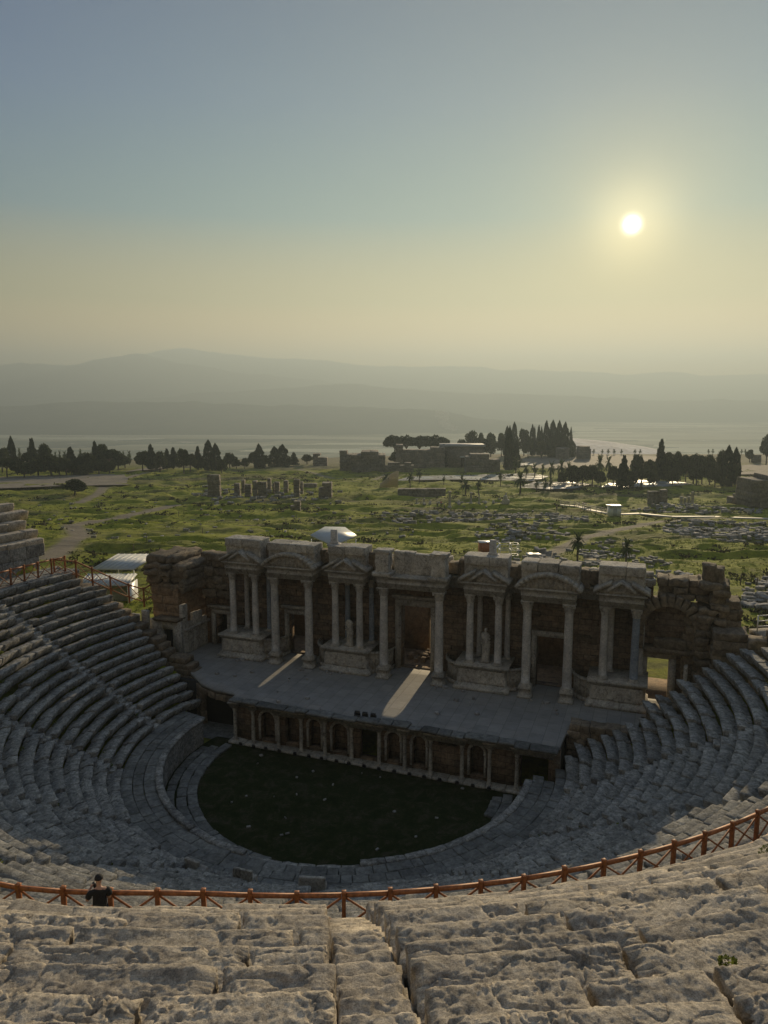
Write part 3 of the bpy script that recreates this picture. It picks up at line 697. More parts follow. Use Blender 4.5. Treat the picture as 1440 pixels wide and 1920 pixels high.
stage = thing('stage_building', 'two-storeyed ruined marble stage front with paired columns and broken pediments', 'stage building', tuple(LW((1.3, 11.0, 2.8))[0]), -PHI)
SF = 3.1
# stage floor
mb = MB(); poly = [(-19.4, 11.6), (-19.2, 7.9), (-17.3, 7.4), (-16.2, 6.6), (-14.6, 5.0), (-12.7, 3.5), (-11.2, 2.9), (-9.4, 2.7), (-9.3, 1.75), (11.9, 1.75), (12.6, 2.3), (12.7, 4.3), (14.4, 4.8), (16.6, 5.0), (17.0, 8.5), (19.2, 8.8), (19.2, 11.6)]
fr = poly[1:-1]; NY = 8; V = []
for x, y in fr:
    for k in range(NY + 1): V.append((x, y + (11.6 - y) * k / NY, SF))
nf = len(fr); i = np.arange(nf * (NY + 1)).reshape(nf, NY + 1); V = np.array(V); Vb = V - np.array([0, 0, .22]); o0 = len(V)
q = lambda A, B_, C_, D: np.stack([A.ravel(), B_.ravel(), C_.ravel(), D.ravel()], 1)
mb.add(np.concatenate([V, Vb]), [q(i[:-1, :-1], i[1:, :-1], i[1:, 1:], i[:-1, 1:]), q(i[:-1, :-1], i[:-1, 1:], i[1:, 1:], i[1:, :-1]) + o0, q(i[:-1, 0], i[:-1, 0] + o0, i[1:, 0] + o0, i[1:, 0]), q(i[:-1, -1], i[1:, -1], i[1:, -1] + o0, i[:-1, -1] + o0), q(i[0, :-1], i[0, 1:], i[0, 1:] + o0, i[0, :-1] + o0), q(i[-1, :-1], i[-1, :-1] + o0, i[-1, 1:] + o0, i[-1, 1:])])
bl(mb); m, n, b = new_mat('stage_floor_slabs')
P = nn(n, 'ShaderNodeTexCoord').outputs['Object']; tx = nn(n, 'ShaderNodeTexBrick'); mpx = nn(n, 'ShaderNodeMapping'); mpx.inputs['Rotation'].default_value = (0, 0, R_(90)); n.links.new(P, mpx.inputs[0]); n.links.new(mpx.outputs[0], tx.inputs['Vector'])
for k, v in (('Scale', 1.0), ('Brick Width', 1.25), ('Row Height', 0.85), ('Mortar Size', 0.012), ('Bias', 0.0), ('Mortar Smooth', .2)): tx.inputs[k].default_value = v
tx.inputs['Color1'].default_value = (0.29, 0.275, 0.25, 1); tx.inputs['Color2'].default_value = (0.235, 0.228, 0.213, 1); tx.inputs['Mortar'].default_value = (0.13, 0.125, 0.115, 1)
col = mixc(n, 'MULTIPLY', 0.7, tx.outputs[0], ramp(n, noise(n, 1.2, 8, .7, P), [(0.3, (0.7, 0.7, 0.7)), (0.7, (1.15, 1.15, 1.15))]))
n.links.new(col, b.inputs['Base Color']); b.inputs['Roughness'].default_value = 0.8
bp = nn(n, 'ShaderNodeBump'); bp.inputs['Distance'].default_value = 0.01; bp.invert = True; n.links.new(tx.outputs[1], bp.inputs['Height']); n.links.new(bp.outputs[0], b.inputs['Normal'])
mb.build('stage_floor', m, stage)
mb = MB()
for (xa, ya), (xb, yb) in zip(poly[2:7], poly[3:8]):
    n_ = max(2, int(math.dist((xa, ya), (xb, yb)) / .7))
    for q in range(n_):
        for h_ in range(6):
            if xa > -14.0 and h_ < 5: continue
            t_ = (q + .5) / n_; stone(mb, (xa + (xb - xa) * t_, ya + (yb - ya) * t_ + .2, .2 + h_ * .47), (math.dist((xa, ya), (xb, yb)) / n_ / 2, .22, .235), rz=math.atan2(yb - ya, xb - xa), r=.05, amp=.05, n=(4, 3, 3), mapf=LW)
mb.build('side_wall', M['brown'], stage)
mb = MB(); slab(mb, -16.5, -9.42, 4.2, 4.5, -.1, 2.87); bl(mb).build('passage_shade_panel', M['dark'], stage)  # near-black panel: the passage's shade is put into its colour
mb = MB(); mb.add(np.array([(-16.0, 1.8, -.04), (-9.42, 1.8, -.04), (-9.42, 4.2, -.04), (-16.0, 4.2, -.04)]), [np.array([[0, 1, 2, 3]])]); tag(bl(mb).build('passage_floor', M['slab']), kind='structure')
# hyposcaenium front wall with niches
HC = [-9.1, -7.7, -5.8, -4.1, -2.4, -0.5, 1.4, 3.1, 4.8, 6.8, 8.5, 10.15]
ops = []
kinds = ['wall', 'arch', 'rect', 'arch', 'arch', 'door', 'arch', 'arch', 'slot', 'arch', 'wall']
for k, kd in enumerate(kinds):
    a, b_ = HC[k], HC[k + 1]
    if kd == 'arch': ops.append((a + .42, b_ - .42, 0.35, 2.35, 1))
    if kd == 'rect': ops.append((a + .35, b_ - .35, 0.35, 2.2, 0))
    if kd == 'door': ops.append((a + .42, b_ - .3, 0.22, 2.25, 0))
    if kd == 'slot': ops.append((a + .3, b_ - .3, 1.9, 2.3, 0))
ops.append((10.3, 11.95, 0.1, 2.2, 0))
mb = MB(); wall_open(mb, -9.4, 12.6, 2.35, 2.9, -0.1, 2.88, ops); bl(mb).build('front_wall', M['brick'], stage)
for o_ in ops:
    if o_[4] or (o_[1] - o_[0] < 1.2 and o_[2] > 0.3): mb = MB(); slab(mb, o_[0] - .05, o_[1] + .05, 2.904, 3.1, 0, 2.87); bl(mb).build('niche_back', M['brick'], stage)
mb = MB(); slab(mb, -9.4, 12.6, 8.3, 8.6, -.1, 2.87); slab(mb, -9.4, -9.1, 2.904, 8.296, -.1, 2.87); slab(mb, 12.3, 12.6, 2.904, 8.296, -.1, 2.87); bl(mb).build('understage_wall', M['dark'], stage)  # walls coloured near-black to paint the darkness under the stage
for o_ in ops:
    if o_[4]:                                     # arched niche frames with little capitals
        mb = MB(); c, r = (o_[0] + o_[1]) / 2, (o_[1] - o_[0]) / 2; zs = o_[3] - r
        for k in range(12):
            a0, a1 = math.pi * k / 12, math.pi * (k + 1) / 12
            P8 = []
            for a in (a0, a1):
                for yy in (2.24, 2.345):
                    for rr in (r, r + .17): P8.append((c + rr * math.cos(a), yy, zs + rr * math.sin(a)))
            hexa(mb, [P8[i] for i in (0, 1, 2, 3, 4, 5, 6, 7)])
        for sx in (-1, 1): slab(mb, c + sx * (r + .09) - .1, c + sx * (r + .09) + .1, 2.22, 2.346, zs - .16, zs); slab(mb, c + sx * (r + .09) - .07, c + sx * (r + .09) + .07, 2.25, 2.346, .35, zs - .16)
        bl(mb).build('niche_frame', M['marble'], stage)
mb = MB()
for k in range(len(HC)):
    c = HC[k]
    moulding(mb, c - .24, c + .24, 1.78, 2.346, [(2.5, 0), (2.58, .02), (2.6, .05), (2.72, .05), (2.74, .1), (2.86, .16), (2.872, .16)], RS.uniform(.8, 1.1))
moulding(mb, -9.4, 12.0, 2.16, 2.346, [(2.42, 0), (2.6, .0), (2.62, .05), (2.76, .06), (2.78, .12), (2.87, .14)])
for a, b_ in ((HC[2], HC[3]), (HC[5], HC[6]), (HC[8], HC[9]), (10.15, 12.1)):
    moulding(mb, a - .2, b_ + .2, 1.78, 2.346, [(2.45, 0), (2.6, .02), (2.62, .05), (2.74, .05), (2.76, .11), (2.868, .17)], .95)
bl(mb).build('hyposcaenium_cornice', M['marble'], stage)
mb = MB(); x = -9.2
while x < 12.3:
    L = RS.uniform(0.7, 2.2)
    stone(mb, (x + L / 2, 1.72 + RS.uniform(-.22, .08), SF + .05 + RS.uniform(-.02, .03)), (L / 2 - .02, 0.34 + RS.uniform(-.05, .1), 0.075), r=.05, amp=.05, fr=1.5, n=(9, 5, 2), mapf=LW, t=RS.uniform(.45, 1.15))
    x += L
mb.build('edge_slabs', M['slab'], stage)
mb = MB()
for k in range(60):
    x = RS.uniform(-15, 12); q = RS.rand() < .6
    if -.5 < x < 3.2 or -10 < x < -8: continue
    stone(mb, (x, RS.uniform(8.2, 8.7) if q else RS.uniform(2.0, 8), SF + .03), (RS.uniform(.03, .16),) * 3, rz=RS.rand() * 3, r=.04, amp=.04, n=(3, 3, 3), mapf=LW)
tag(mb.build('fragments', M['rub'], stage), kind='stuff')
def column(x, y, z0, z1, r, seg=20, mat='shaft', ped=0.0, parent=None, cap=None):
    """column = base + shaft + capital (sub-parts)"""
    H = z1 - z0; hc = 0.30 if H < 3 else 0.62; cap = hc if cap is None else cap
    mb = MB(); zs = z0 + ped + r * 0.75; zt = z1 - cap
    lathe(mb, x, y, [(zs, r * 1.0), (zs + .05, r * 1.0)] + [(zs + .05 + (zt - zs - .1) * k / 8, r * (1 - 0.13 * (k / 8) ** 1.4)) for k in range(9)] + [(zt, r * .93)], seg, RS.uniform(.88, 1.1), r * 0.05)
    sh = bl(mb).build('column', M[mat], parent, smooth=True)
    mb = MB()
    if ped > 0: moulding(mb, x - r * 1.15, x + r * 1.15, y - r * 1.15, y + r * 1.15, [(z0, .12), (z0 + .14, .12), (z0 + .2, .03), (z0 + ped - .14, .02), (z0 + ped - .1, .09), (z0 + ped, .09)], .95)
    zb = z0 + ped; slab(mb, x - r * 1.35, x + r * 1.35, y - r * 1.35, y + r * 1.35, zb + .001, zb + r * .28)
    lathe(mb, x, y, [(zb + r * .28, r * 1.3), (zb + r * .36, r * 1.38), (zb + r * .46, r * 1.3), (zb + r * .52, r * 1.1), (zb + r * .6, r * 1.1), (zb + r * .66, r * 1.2), (zb + r * .76, r * 1.05)], 20)
    bl(mb).build('base', M['marble'], sh)
    mb = MB(); k = cap
    lathe(mb, x, y, [(zt, r * .95), (zt + .04 * k, r * 1.05), (zt + .08 * k, r * .95), (zt + .35 * k, r * 1.0), (zt + .6 * k, r * 1.12), (zt + .84 * k, r * 1.36)], 20)
    for tier, (zz, rr, nl) in enumerate(((.10, 1.02, 8), (.38, 1.08, 8))):
        for q in range(nl):
            a = 2 * math.pi * (q + .5 * tier) / nl; ca, sa = math.cos(a), math.sin(a)
            V = []
            for (h_, o_, w_) in ((0, 0.0, .32), (.22, .03, .36), (.36, .14, .30), (.40, .26, .16), (.33, .30, .06)):
                R0 = (rr + o_) * r
                for s_ in (-1, 1): V.append((x + ca * R0 - sa * s_ * w_ * r, y + sa * R0 + ca * s_ * w_ * r, zt + (zz + h_ * 1.0) * k))
            mb.add(np.array(V), [np.array([[2 * i, 2 * i + 1, 2 * i + 3, 2 * i + 2] for i in range(4)])], RS.uniform(.85, 1.1))
    for s1 in (-1, 1):
        for s2 in (-1, 1): stone(mb, (x + s1 * r * 1.12, y + s2 * r * 1.12, zt + .76 * k), (r * .2, r * .2, k * .12), rz=.78, r=.04, amp=.02, n=(3, 3, 3))
    slab(mb, x - r * 1.36, x + r * 1.36, y - r * 1.36, y + r * 1.36, zt + .86 * k, zt + k)
    bl(mb).build('capital', M['marble'], sh)
    return sh
for c in HC: column(c, 1.98, 0.13, 2.5, 0.125, 14, 'marble', 0, stage)
mb = MB(); x = -9.5
while x < 11.2:
    L = RS.uniform(.8, 1.6); stone(mb, (x + L / 2, 2.0, 0.02), (L / 2 - .01, 0.36, 0.11), r=.03, amp=.03, n=(5, 3, 2), mapf=LW); x += L
mb.build('stylobate', M['marble'], stage)
# main wall
CT = 9.88
ops = [(-16.5, -15.35, SF, 5.75, 0), (-9.75, -8.15, SF, 6.4, 0), (-0.35, 2.0, SF, 8.0, 0), (9.75, 11.7, SF, 6.75, 0), (17.15, 18.5, SF - .3, 6.1, 0)]
mb = MB(); wall_open(mb, -17.5, 19.4, 11.5, 12.3, 2.4, 9.3, ops)
slab(mb, -14.9, 17.3, 11.5, 12.3, 9.301, 11.0)
for k in range(150):                               # proud blocks and patches of the robbed facing
    x = RS.uniform(-14.5, 16.8); z = RS.uniform(5.2, 10.6)
    if any(a - .6 < x < b_ + .6 and z < d + .8 for a, b_, c_, d, e_ in ops): continue
    stone(mb, (x, 11.46 + RS.uniform(-.02, .03), z), (RS.uniform(.25, .65), .1, RS.uniform(.16, .24)), r=.04, amp=.03, n=(4, 2, 3), t=RS.uniform(.45, 1.1))
bl(mb).build('rear_wall', M['brick'], stage)
def doorframe(x0, x1, z1, w=.32, y=11.3, z0=SF, hood=True):
    mb = MB()
    for a, b_ in ((x0 - w, x0), (x1, x1 + w)):
        slab(mb, a, b_, y - .02, 11.497, z0, z1); slab(mb, a + .06, b_ - .06, y - .08, y - .021, z0, z1 + .05)
    slab(mb, x0 - w, x1 + w, y - .03, 11.497, z1 + .001, z1 + w * 1.1)
    if hood: moulding(mb, x0 - w, x1 + w, y - .1, 11.3, [(z1 + w * 1.1, 0), (z1 + w * 1.1 + .1, .03), (z1 + w * 1.1 + .14, .14), (z1 + w * 1.1 + .3, .2), (z1 + w * 1.1 + .34, .2)])
    bl(mb).build('door_frame', M['marble'], stage)
doorframe(-9.75, -8.15, 6.4); doorframe(-.35, 2.0, 8.0, .42); doorframe(9.75, 11.7, 6.75, .34, hood=False); doorframe(17.15, 18.5, 6.1, .45, hood=False, z0=2.8); doorframe(-16.5, -15.35, 5.75, .34)
# back rooms
mb = MB(); wall_open(mb, -17.5, 19.4, 16.0, 16.7, 2.4, 9.0, [(-9.25, -8.85, 2.9, 5.7, 2.2), (0.45, 1.85, 2.9, 6.15, 1), (16.7, 19.0, 2.75, 6.3, 1)])
slab(mb, -17.5, -17.0, 12.304, 15.996, 2.4, 9.0); slab(mb, 19.4, 20.0, 11.5, 16.7, 2.4, 8.5); slab(mb, 5.6, 6.1, 12.304, 15.996, 2.4, 8.9); slab(mb, -5.2, -4.7, 12.304, 15.996, 2.4, 8.9); slab(mb, 14.6, 15.1, 12.304, 15.996, 2.4, 8.9)
bl(mb).build('back_room_wall', M['orange'], stage)
mb = MB(); masonry(mb, -17.3, 19.6, 16.1, 16.9, 8.9, lambda x: 9.4 + 1.6 * vn(np.array([[x * .4, 3, 1]]))[0], .45, amp=.06); mb.build('back_wall_crest', M['brown'], stage)
mb = MB(); slab(mb, -17.5, 19.4, 11.7, 16.0, 2.6, 3.0); bl(mb).build('back_room_floor', M['orange'], stage)
mb = MB()
for k in range(60):
    x = RS.uniform(-.5, 3.5); stone(mb, (x, RS.uniform(13.2, 15.6), 3.05 + RS.uniform(0, .25)), (RS.uniform(.06, .22),) * 3, rz=RS.rand() * 3, r=.05, amp=.05, n=(3, 3, 3), mapf=LW)
tag(mb.build('debris', M['orange'], stage), kind='stuff')
# pedestals and columns
UN = [(-14.6, -10.9, 'tri', 1), (-10.6, -6.1, 'seg', 0), (-5.75, -2.05, 'tri', 1), (-1.75, 4.05, 'none', 0), (4.5, 8.2, 'tri', 1), (8.55, 13.05, 'seg', 0), (13.5, 17.2, 'tri', 1)]
COLS = [(-13.6, -11.6), (-9.75, -6.9), (-4.85, -2.9), (-.9, 3.25), (5.4, 7.4), (9.4, 12.15), (14.4, 16.35)]
for (x0, x1, kd, podm), (ca, cb) in zip(UN, COLS):
    if podm:
        mb = MB(); moulding(mb, x0 + .15, x1 - .15, 9.0, 11.48, [(SF, .26), (SF + .22, .26), (SF + .3, .16), (SF + .42, .1), (SF + .46, 0), (SF + 1.52, 0), (SF + 1.56, .08), (SF + 1.68, .16), (SF + 1.72, .2), (SF + 1.86, .2)])
        bl(mb).build('pedestal', M['marble'], stage)
        mb = MB()                                  # carved relief frieze: figures in low relief
        nx, nz = 60, 20; gx = np.linspace(x0 + .2, x1 - .2, nx); gz = np.linspace(SF + .5, SF + 1.5, nz); X, Z = np.meshgrid(gx, gz, indexing='ij')
        D = 0.07 * np.clip(fbm(np.stack([X.ravel() * 3.2, Z.ravel() * 1.9, X.ravel() * 0 + x0], 1), 4, .65), -.3, 1.2).reshape(X.shape) + 0.03
        D[0] = D[-1] = -.05; D[:, 0] = D[:, -1] = -.05
        i = np.arange(X.size).reshape(X.shape); mb.add(np.stack([X.ravel(), 8.985 - D.ravel(), Z.ravel()], 1), [np.stack([i[:-1, :-1].ravel(), i[1:, :-1].ravel(), i[1:, 1:].ravel(), i[:-1, 1:].ravel()], 1)])
        bl(mb).build('relief', M['marble'], stage)
        zb = SF + 1.86; bl_ = x0 in (4.5, 13.5)
        column(ca, 9.45, zb, CT, .26, 20, 'shaft', 0, stage); column(cb, 9.45, zb, CT, .26, 20, 'blue' if cb in (16.35,) else 'shaft', 0, stage)
        column(ca + .35, 11.0, zb, CT, .2, 16, 'blue' if ca in (-4.85,) else 'shaft', 0, stage); column(cb + .35, 11.0, zb, CT, .2, 16, 'blue' if cb in (-11.6, -2.9) else 'shaft', 0, stage)
        # curved wings joining the pedestal to the door recesses
        for s, xe in ((-1, x0), (1, x1)):
            if xe in (-14.6, 17.2): continue
            mb = MB()
            for q in range(8):
                a0, a1 = q / 8 * math.pi / 2, (q + 1) / 8 * math.pi / 2; r1, r2 = 1.55, 1.0
                for (zA, zB, o_) in ((SF, SF + .25, .12), (SF + .25, SF + 1.45, 0), (SF + 1.45, SF + 1.6, .12)):
                    P8 = []
                    for a in (a0, a1):
                        xx = xe + s * (1.35 - (1.35 - o_) * math.cos(a) * 1.0) - s * .25; yy = 11.45 - 1.9 * math.cos(a) * 1.0 + .0
                        xx = xe + s * (-.2 + (1.3 + o_) * math.sin(a)); yy = 9.6 - o_ + 1.75 * (1 - math.cos(a))
                        P8 += [(xx, yy, zA), (xx, yy, zB), (xx - s * .3 * 0, yy + .35, zA), (xx, yy + .35, zB)]
                    hexa(mb, P8)
            bl(mb).build('curved_podium', M['marble'], stage)
    else:
        column(ca, 9.15, SF, CT, .31, 22, 'shaft', .75, stage); column(cb, 9.15, SF, CT, .31, 22, 'shaft', .75, stage)
    # entablature over the unit
    yf = 9.12 if podm else 8.84
    e0, e1 = ca - .36, cb + .36
    mb = MB(); moulding(mb, e0, e1, yf, 11.48, [(CT, 0), (CT + .2, 0), (CT + .21, .03), (CT + .36, .03), (CT + .38, .08), (CT + .42, .05), (CT + .72, .06), (CT + .76, .12), (CT + .84, .24), (CT + .92, .26)], .97)
    e = bl(mb).build('entablature', M['marble'], stage)
    zt = CT + .922; mb = MB(); w = (e1 - e0) / 2 + .42; c = (e0 + e1) / 2
    yb = 10.4
    if kd == 'tri':
        hp = 1.05
        # outer broken rakes and a small inner pediment, as surviving pieces
        for s in (-1, 1):
            hexa(mb, [(c + s * w, yf - .28, zt), (c + s * w, yf - .28, zt + .2), (c + s * w, yb, zt), (c + s * w, yb, zt + .2), (c + s * .62, yf - .28, zt + hp * .62), (c + s * .62, yf - .28, zt + hp * .62 + .24), (c + s * .62, yb, zt + hp * .62), (c + s * .62, yb, zt + hp * .62 + .24)], .9)
            hexa(mb, [(c + s * .88, yf - .36, zt + .12), (c + s * .88, yf - .36, zt + .32), (c + s * .88, yb, zt + .12), (c + s * .88, yb, zt + .32), (c, yf - .36, zt + .75), (c, yf - .36, zt + .95), (c, yb, zt + .75), (c, yb, zt + .95)], 1.05)
        V = [(c - w + .2, yf, zt), (c + w - .2, yf, zt), (c + .6, yf, zt + hp * .62), (c, yf, zt + .82), (c - .6, yf, zt + hp * .62)]; V2 = [(x, yb, z) for x, y, z in V]
        mb.add(np.array(V + V2), [np.arange(5), np.arange(5)[::-1] + 5] + [np.array([i, i + 5, (i + 1) % 5 + 5, (i + 1) % 5]) for i in range(5)], .9)
    if kd == 'seg':
        K = 14; Rr = (w * w + 1.0) / 2.0; ang = math.asin(min(1, w / Rr)); zc = zt + 1.0 - Rr
        for q in range(K):
            a0, a1 = -ang + 2 * ang * q / K, -ang + 2 * ang * (q + 1) / K; P8 = []
            for a in (a0, a1):
                for yy in (yf - .32, yb):
                    for rr in (Rr - .16, Rr + .08): P8.append((c + rr * math.sin(a), yy, zc + rr * math.cos(a) + .04))
            hexa(mb, P8, RS.uniform(.85, 1.05)); P8 = []
            for a in (a0, a1):
                for yy in (yf, yb - .01):
                    for top_ in (0, 1): P8.append((c + (Rr - .16) * math.sin(a), yy, zt + .001 if not top_ else max(zt + .01, zc + (Rr - .16) * math.cos(a) + .04)))
            hexa(mb, P8, .85)
    if mb.n: bl(mb).build('pediment', M['marble'], stage)
    mb = MB()
    if kd == 'none':
        for cxx in (ca, cb):
            mb = MB()
            stone(mb, (cxx, yf + .35, zt + .82), (.5, .5, .84), r=.06, amp=.05, n=(8, 8, 10), mapf=LW)
            stone(mb, (cxx, yf + .3, zt + .1), (.72, .6, .13), r=.05, amp=.04, n=(7, 7, 3), mapf=LW)
            stone(mb, (cxx, yf + .35, zt + 1.72), (.62, .55, .12), r=.05, amp=.05, n=(7, 7, 3), mapf=LW); mb.build('corner_pier', M['marble'], stage)
        mb = MB()
        x = ca + .55
        while x < cb - .6:
            L = min(RS.uniform(.6, 1.1), cb - .55 - x); stone(mb, (x + L / 2, yf + 1.15, zt + .75), (L / 2, .3, .75 + RS.uniform(-.12, .2)), r=.04, amp=.05, n=(7, 4, 9), mapf=LW); x += L
    else:
        hb = 1.75 if kd == 'tri' else 1.65; x = e0 - .15
        while x < e1 + .1:
            L = min(RS.uniform(.9, 1.9), e1 + .2 - x)
            if L < .2: break
            stone(mb, (x + L / 2, yf + 1.0, zt + hb - .28 + RS.uniform(-.05, .05)), (L / 2 - .01, .8, .3), r=.04, amp=.045, n=(9, 6, 4), mapf=LW)
            stone(mb, (x + L / 2, yf + 1.1, zt + hb * .5 - .12), (L / 2 - .01, .72, hb * .5 - .14), r=.04, amp=.04, n=(8, 5, 5), mapf=LW); x += L
    mb.build('attic_block', M['marble'], stage)
# recessed architraves between the units (curved bays)
for (a, b_) in ((-11.1, -10.3), (-6.5, -5.4), (-2.5, -1.3), (3.7, 5.0), (7.9, 9.0), (12.6, 14.0)):
    mb = MB(); moulding(mb, a - .1, b_ + .1, 10.6, 11.49, [(CT + .02, 0), (CT + .35, .03), (CT + .4, .08), (CT + .7, .06), (CT + .8, .2), (CT + .9, .22)], .85); bl(mb).build('recessed_entablature', M['marble'], stage)
    x = a - .1; mb2 = MB()
    while x < b_ + .05:
        L = min(RS.uniform(.4, .8), b_ + .15 - x); stone(mb2, (x + L / 2, 10.9 + RS.uniform(-.25, .1), CT + 1.5 + RS.uniform(-.1, .1)), (L / 2, .5, .55 + RS.uniform(-.15, .1)), r=.08, amp=.08, n=(6, 5, 6), mapf=LW); x += L
    mb2.build('attic_infill', M['brown'], stage)
mb = MB()
for k in range(170):
    x = -14.8 + 32 * (k + RS.rand()) / 170; stone(mb, (x, RS.uniform(11.0, 12.2), 11.1 + RS.uniform(0, .6)), (RS.uniform(.2, .6), RS.uniform(.2, .5), RS.uniform(.12, .28)), rz=RS.uniform(-.3, .3), r=.06, amp=.06, n=(5, 4, 3), mapf=LW)
mb.build('wall_crest', M['marble'], stage)
# ------------------------------------------------------------------ ruined wings
lw_ = thing('ruined_tower', 'tall ruined masonry tower of dark boulders over ochre ashlar, left of the stage', 'tower', tuple(LW((-18.5, 10, 3))[0]), -PHI)
mb = MB(); masonry(mb, -20.3, -17.85, 8.2, 12.2, 2.8, 8.2, .62, (.7, 1.3), .05, (6, 6, 4), .04, .05); mb.build('ashlar_base', M['orange'], lw_)
mb = MB(); masonry(mb, -20.7, -17.0, 8.0, 12.0, 8.2, lambda x: 10.7 + .6 * vn(np.array([[x, 2, 1]]))[0], .52, (.7, 1.7), .17, (8, 8, 5), .35, .18); mb.build('boulder_top', M['brown'], lw_)
mb = MB(); masonry(mb, -17.3, -14.9, 10.8, 12.2, 7.2, lambda x: 10.8 + .5 * vn(np.array([[x, 5, 1]]))[0], .6, (.7, 1.4), .12, (7, 5, 5), .2, .14)
masonry(mb, -17.3, -14.9, 11.55, 12.2, 2.9, 7.3, .6, (.6, 1.2), .06, (5, 3, 4), .05, .06, opens=[(-16.6, -15.2, 0, 5.9)]); mb.build('broken_wall', M['brown'], lw_)
mb = MB(); slab(mb, -16.9, -14.9, 12.5, 14, 2.8, 7); bl(mb).build('room_shade_block', M['dark'], lw_)  # solid near-black block painting the shade behind the door
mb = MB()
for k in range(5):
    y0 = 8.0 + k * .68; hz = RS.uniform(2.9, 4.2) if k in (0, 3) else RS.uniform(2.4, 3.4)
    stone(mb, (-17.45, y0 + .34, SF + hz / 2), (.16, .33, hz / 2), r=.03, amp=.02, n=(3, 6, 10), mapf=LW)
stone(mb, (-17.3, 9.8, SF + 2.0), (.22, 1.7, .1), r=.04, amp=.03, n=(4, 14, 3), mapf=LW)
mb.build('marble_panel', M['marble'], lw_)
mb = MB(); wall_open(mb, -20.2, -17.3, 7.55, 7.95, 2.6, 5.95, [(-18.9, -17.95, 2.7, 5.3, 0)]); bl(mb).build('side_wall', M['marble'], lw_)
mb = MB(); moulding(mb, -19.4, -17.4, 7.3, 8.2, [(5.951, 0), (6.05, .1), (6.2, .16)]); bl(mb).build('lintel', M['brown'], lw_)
mb = MB(); slab(mb, -18.95, -17.9, 7.96, 8.15, 2.7, 5.35); bl(mb).build('doorway', M['dark'], lw_)  # near-black panel paints the shade inside the doorway
for x, y, h_, w in ((-20.9, 6.9, 2.6, .38), (-20.1, 7.1, 2.9, .3), (-21.6, 6.7, 1.0, .5), (-19.6, 6.6, .6, .5), (-18.8, 6.3, .4, .45)):
    mb = MB(); stone(mb, (x, y, 3.6 + h_ / 2), (w, .16 if h_ > 2 else .4, h_ / 2 + .3), r=.03, amp=.03, n=(5, 3, 9), mapf=LW); mb.build('standing_slab', M['marble'], lw_)
rw = thing('ruined_wing', 'ruined brown masonry wing with arch over an open doorway, right of the stage', 'ruined wall', tuple(LW((19.5, 11, 3))[0]), -PHI)
# arch with radiating voussoirs
mb = MB(); acx, acz, ar = 18.35, 8.35, 1.5
for k in range(13):
    a0, a1 = math.pi * k / 13 - .03, math.pi * (k + 1) / 13 - .03; am = (a0 + a1) / 2; rr = ar + .38
    stone(mb, (acx + rr * math.cos(am), 11.0, acz + rr * math.sin(am)), (.2, .42, .38), r=.05, amp=.04, n=(4, 6, 5), mapf=LW, tilt=((0, 1, 0), math.pi / 2 - am))
for s in (-1, 1):
    for k in range(5): stone(mb, (acx + s * (ar + .35), 11.05, 7.0 + k * .32), (.34, .4, .16), r=.05, amp=.04, n=(5, 5, 3), mapf=LW)
mb.build('arch', M['brown'], rw)
mb = MB(); slab(mb, 17.5, 20.0, 11.2, 11.49, 6.99, 10.1); bl(mb).build('tympanum', M['brick'], rw); mb = MB(); slab(mb, 16.9, 20.0, 10.6, 11.48, 6.65, 6.98); bl(mb).build('ledge', M['brown'], rw)
mb = MB(); stone(mb, (18.5, 11.0, 7.3), (1.05, .4, .34), r=.15, amp=.1, n=(12, 6, 6), mapf=LW)
masonry(mb, 17.6, 21.0, 11.2, 13.0, 10.2, lambda x: 11.3 + (.5 if x < 19.5 else 0) + .5 * vn(np.array([[x * 1.3, 8, 1]]))[0], .5, (.6, 1.7), .11, (8, 5, 5), .2, .1)
masonry(mb, 20.0, 21.7, 10.2, 12.6, 2.8, lambda x: (11.7 if x > 20.5 else 10.4) + .6 * vn(np.array([[x * 1.7, 4, 1]]))[0], .48, (.6, 1.5), .14, (7, 6, 5), .28, .12)
masonry(mb, 19.3, 20.4, 10.9, 12.0, 2.8, lambda x: 9.6, .55, (.6, 1.2), .08, (5, 5, 4), .1, .07)
masonry(mb, 21.5, 22.5, 10.4, 12.2, 2.8, lambda x: 10.6, .6, (.8, 1.0), .08, (6, 6, 5), .1, .08)
masonry(mb, 20.9, 22.9, 8.9, 10.6, 2.8, lambda x: 8.9 if x > 21 else 8.2, .48, (1.8, 2.3), .08, (10, 7, 5), .08, .09)
stone(mb, (20.6, 11.2, 12.2), (.42, .5, .6), r=.12, amp=.1, n=(6, 6, 6), mapf=LW); stone(mb, (21.1, 11.4, 12.0), (.4, .5, .55), r=.12, amp=.1, n=(6, 6, 6), mapf=LW)
masonry(mb, 22.8, 26, 8.4, 9.6, 6.5, lambda x: 9.0 if x < 23.8 else 9.6, .55, (.9, 1.6), .1, (7, 6, 5), .15, .1)
mb.build('masonry', M['brown'], rw)
for c_, h_ in (((19.9, 8.7, 4.6), (.32, .25, .95)), ((19.5, 10.2, 4.6), (.12, .2, 1.6)), ((18.6, 9.0, 3.5), (.6, .4, .45))): mb = MB(); stone(mb, c_, h_, r=.05, amp=.04, n=(5, 4, 8), mapf=LW); mb.build('marble_pier', M['marble'], rw)
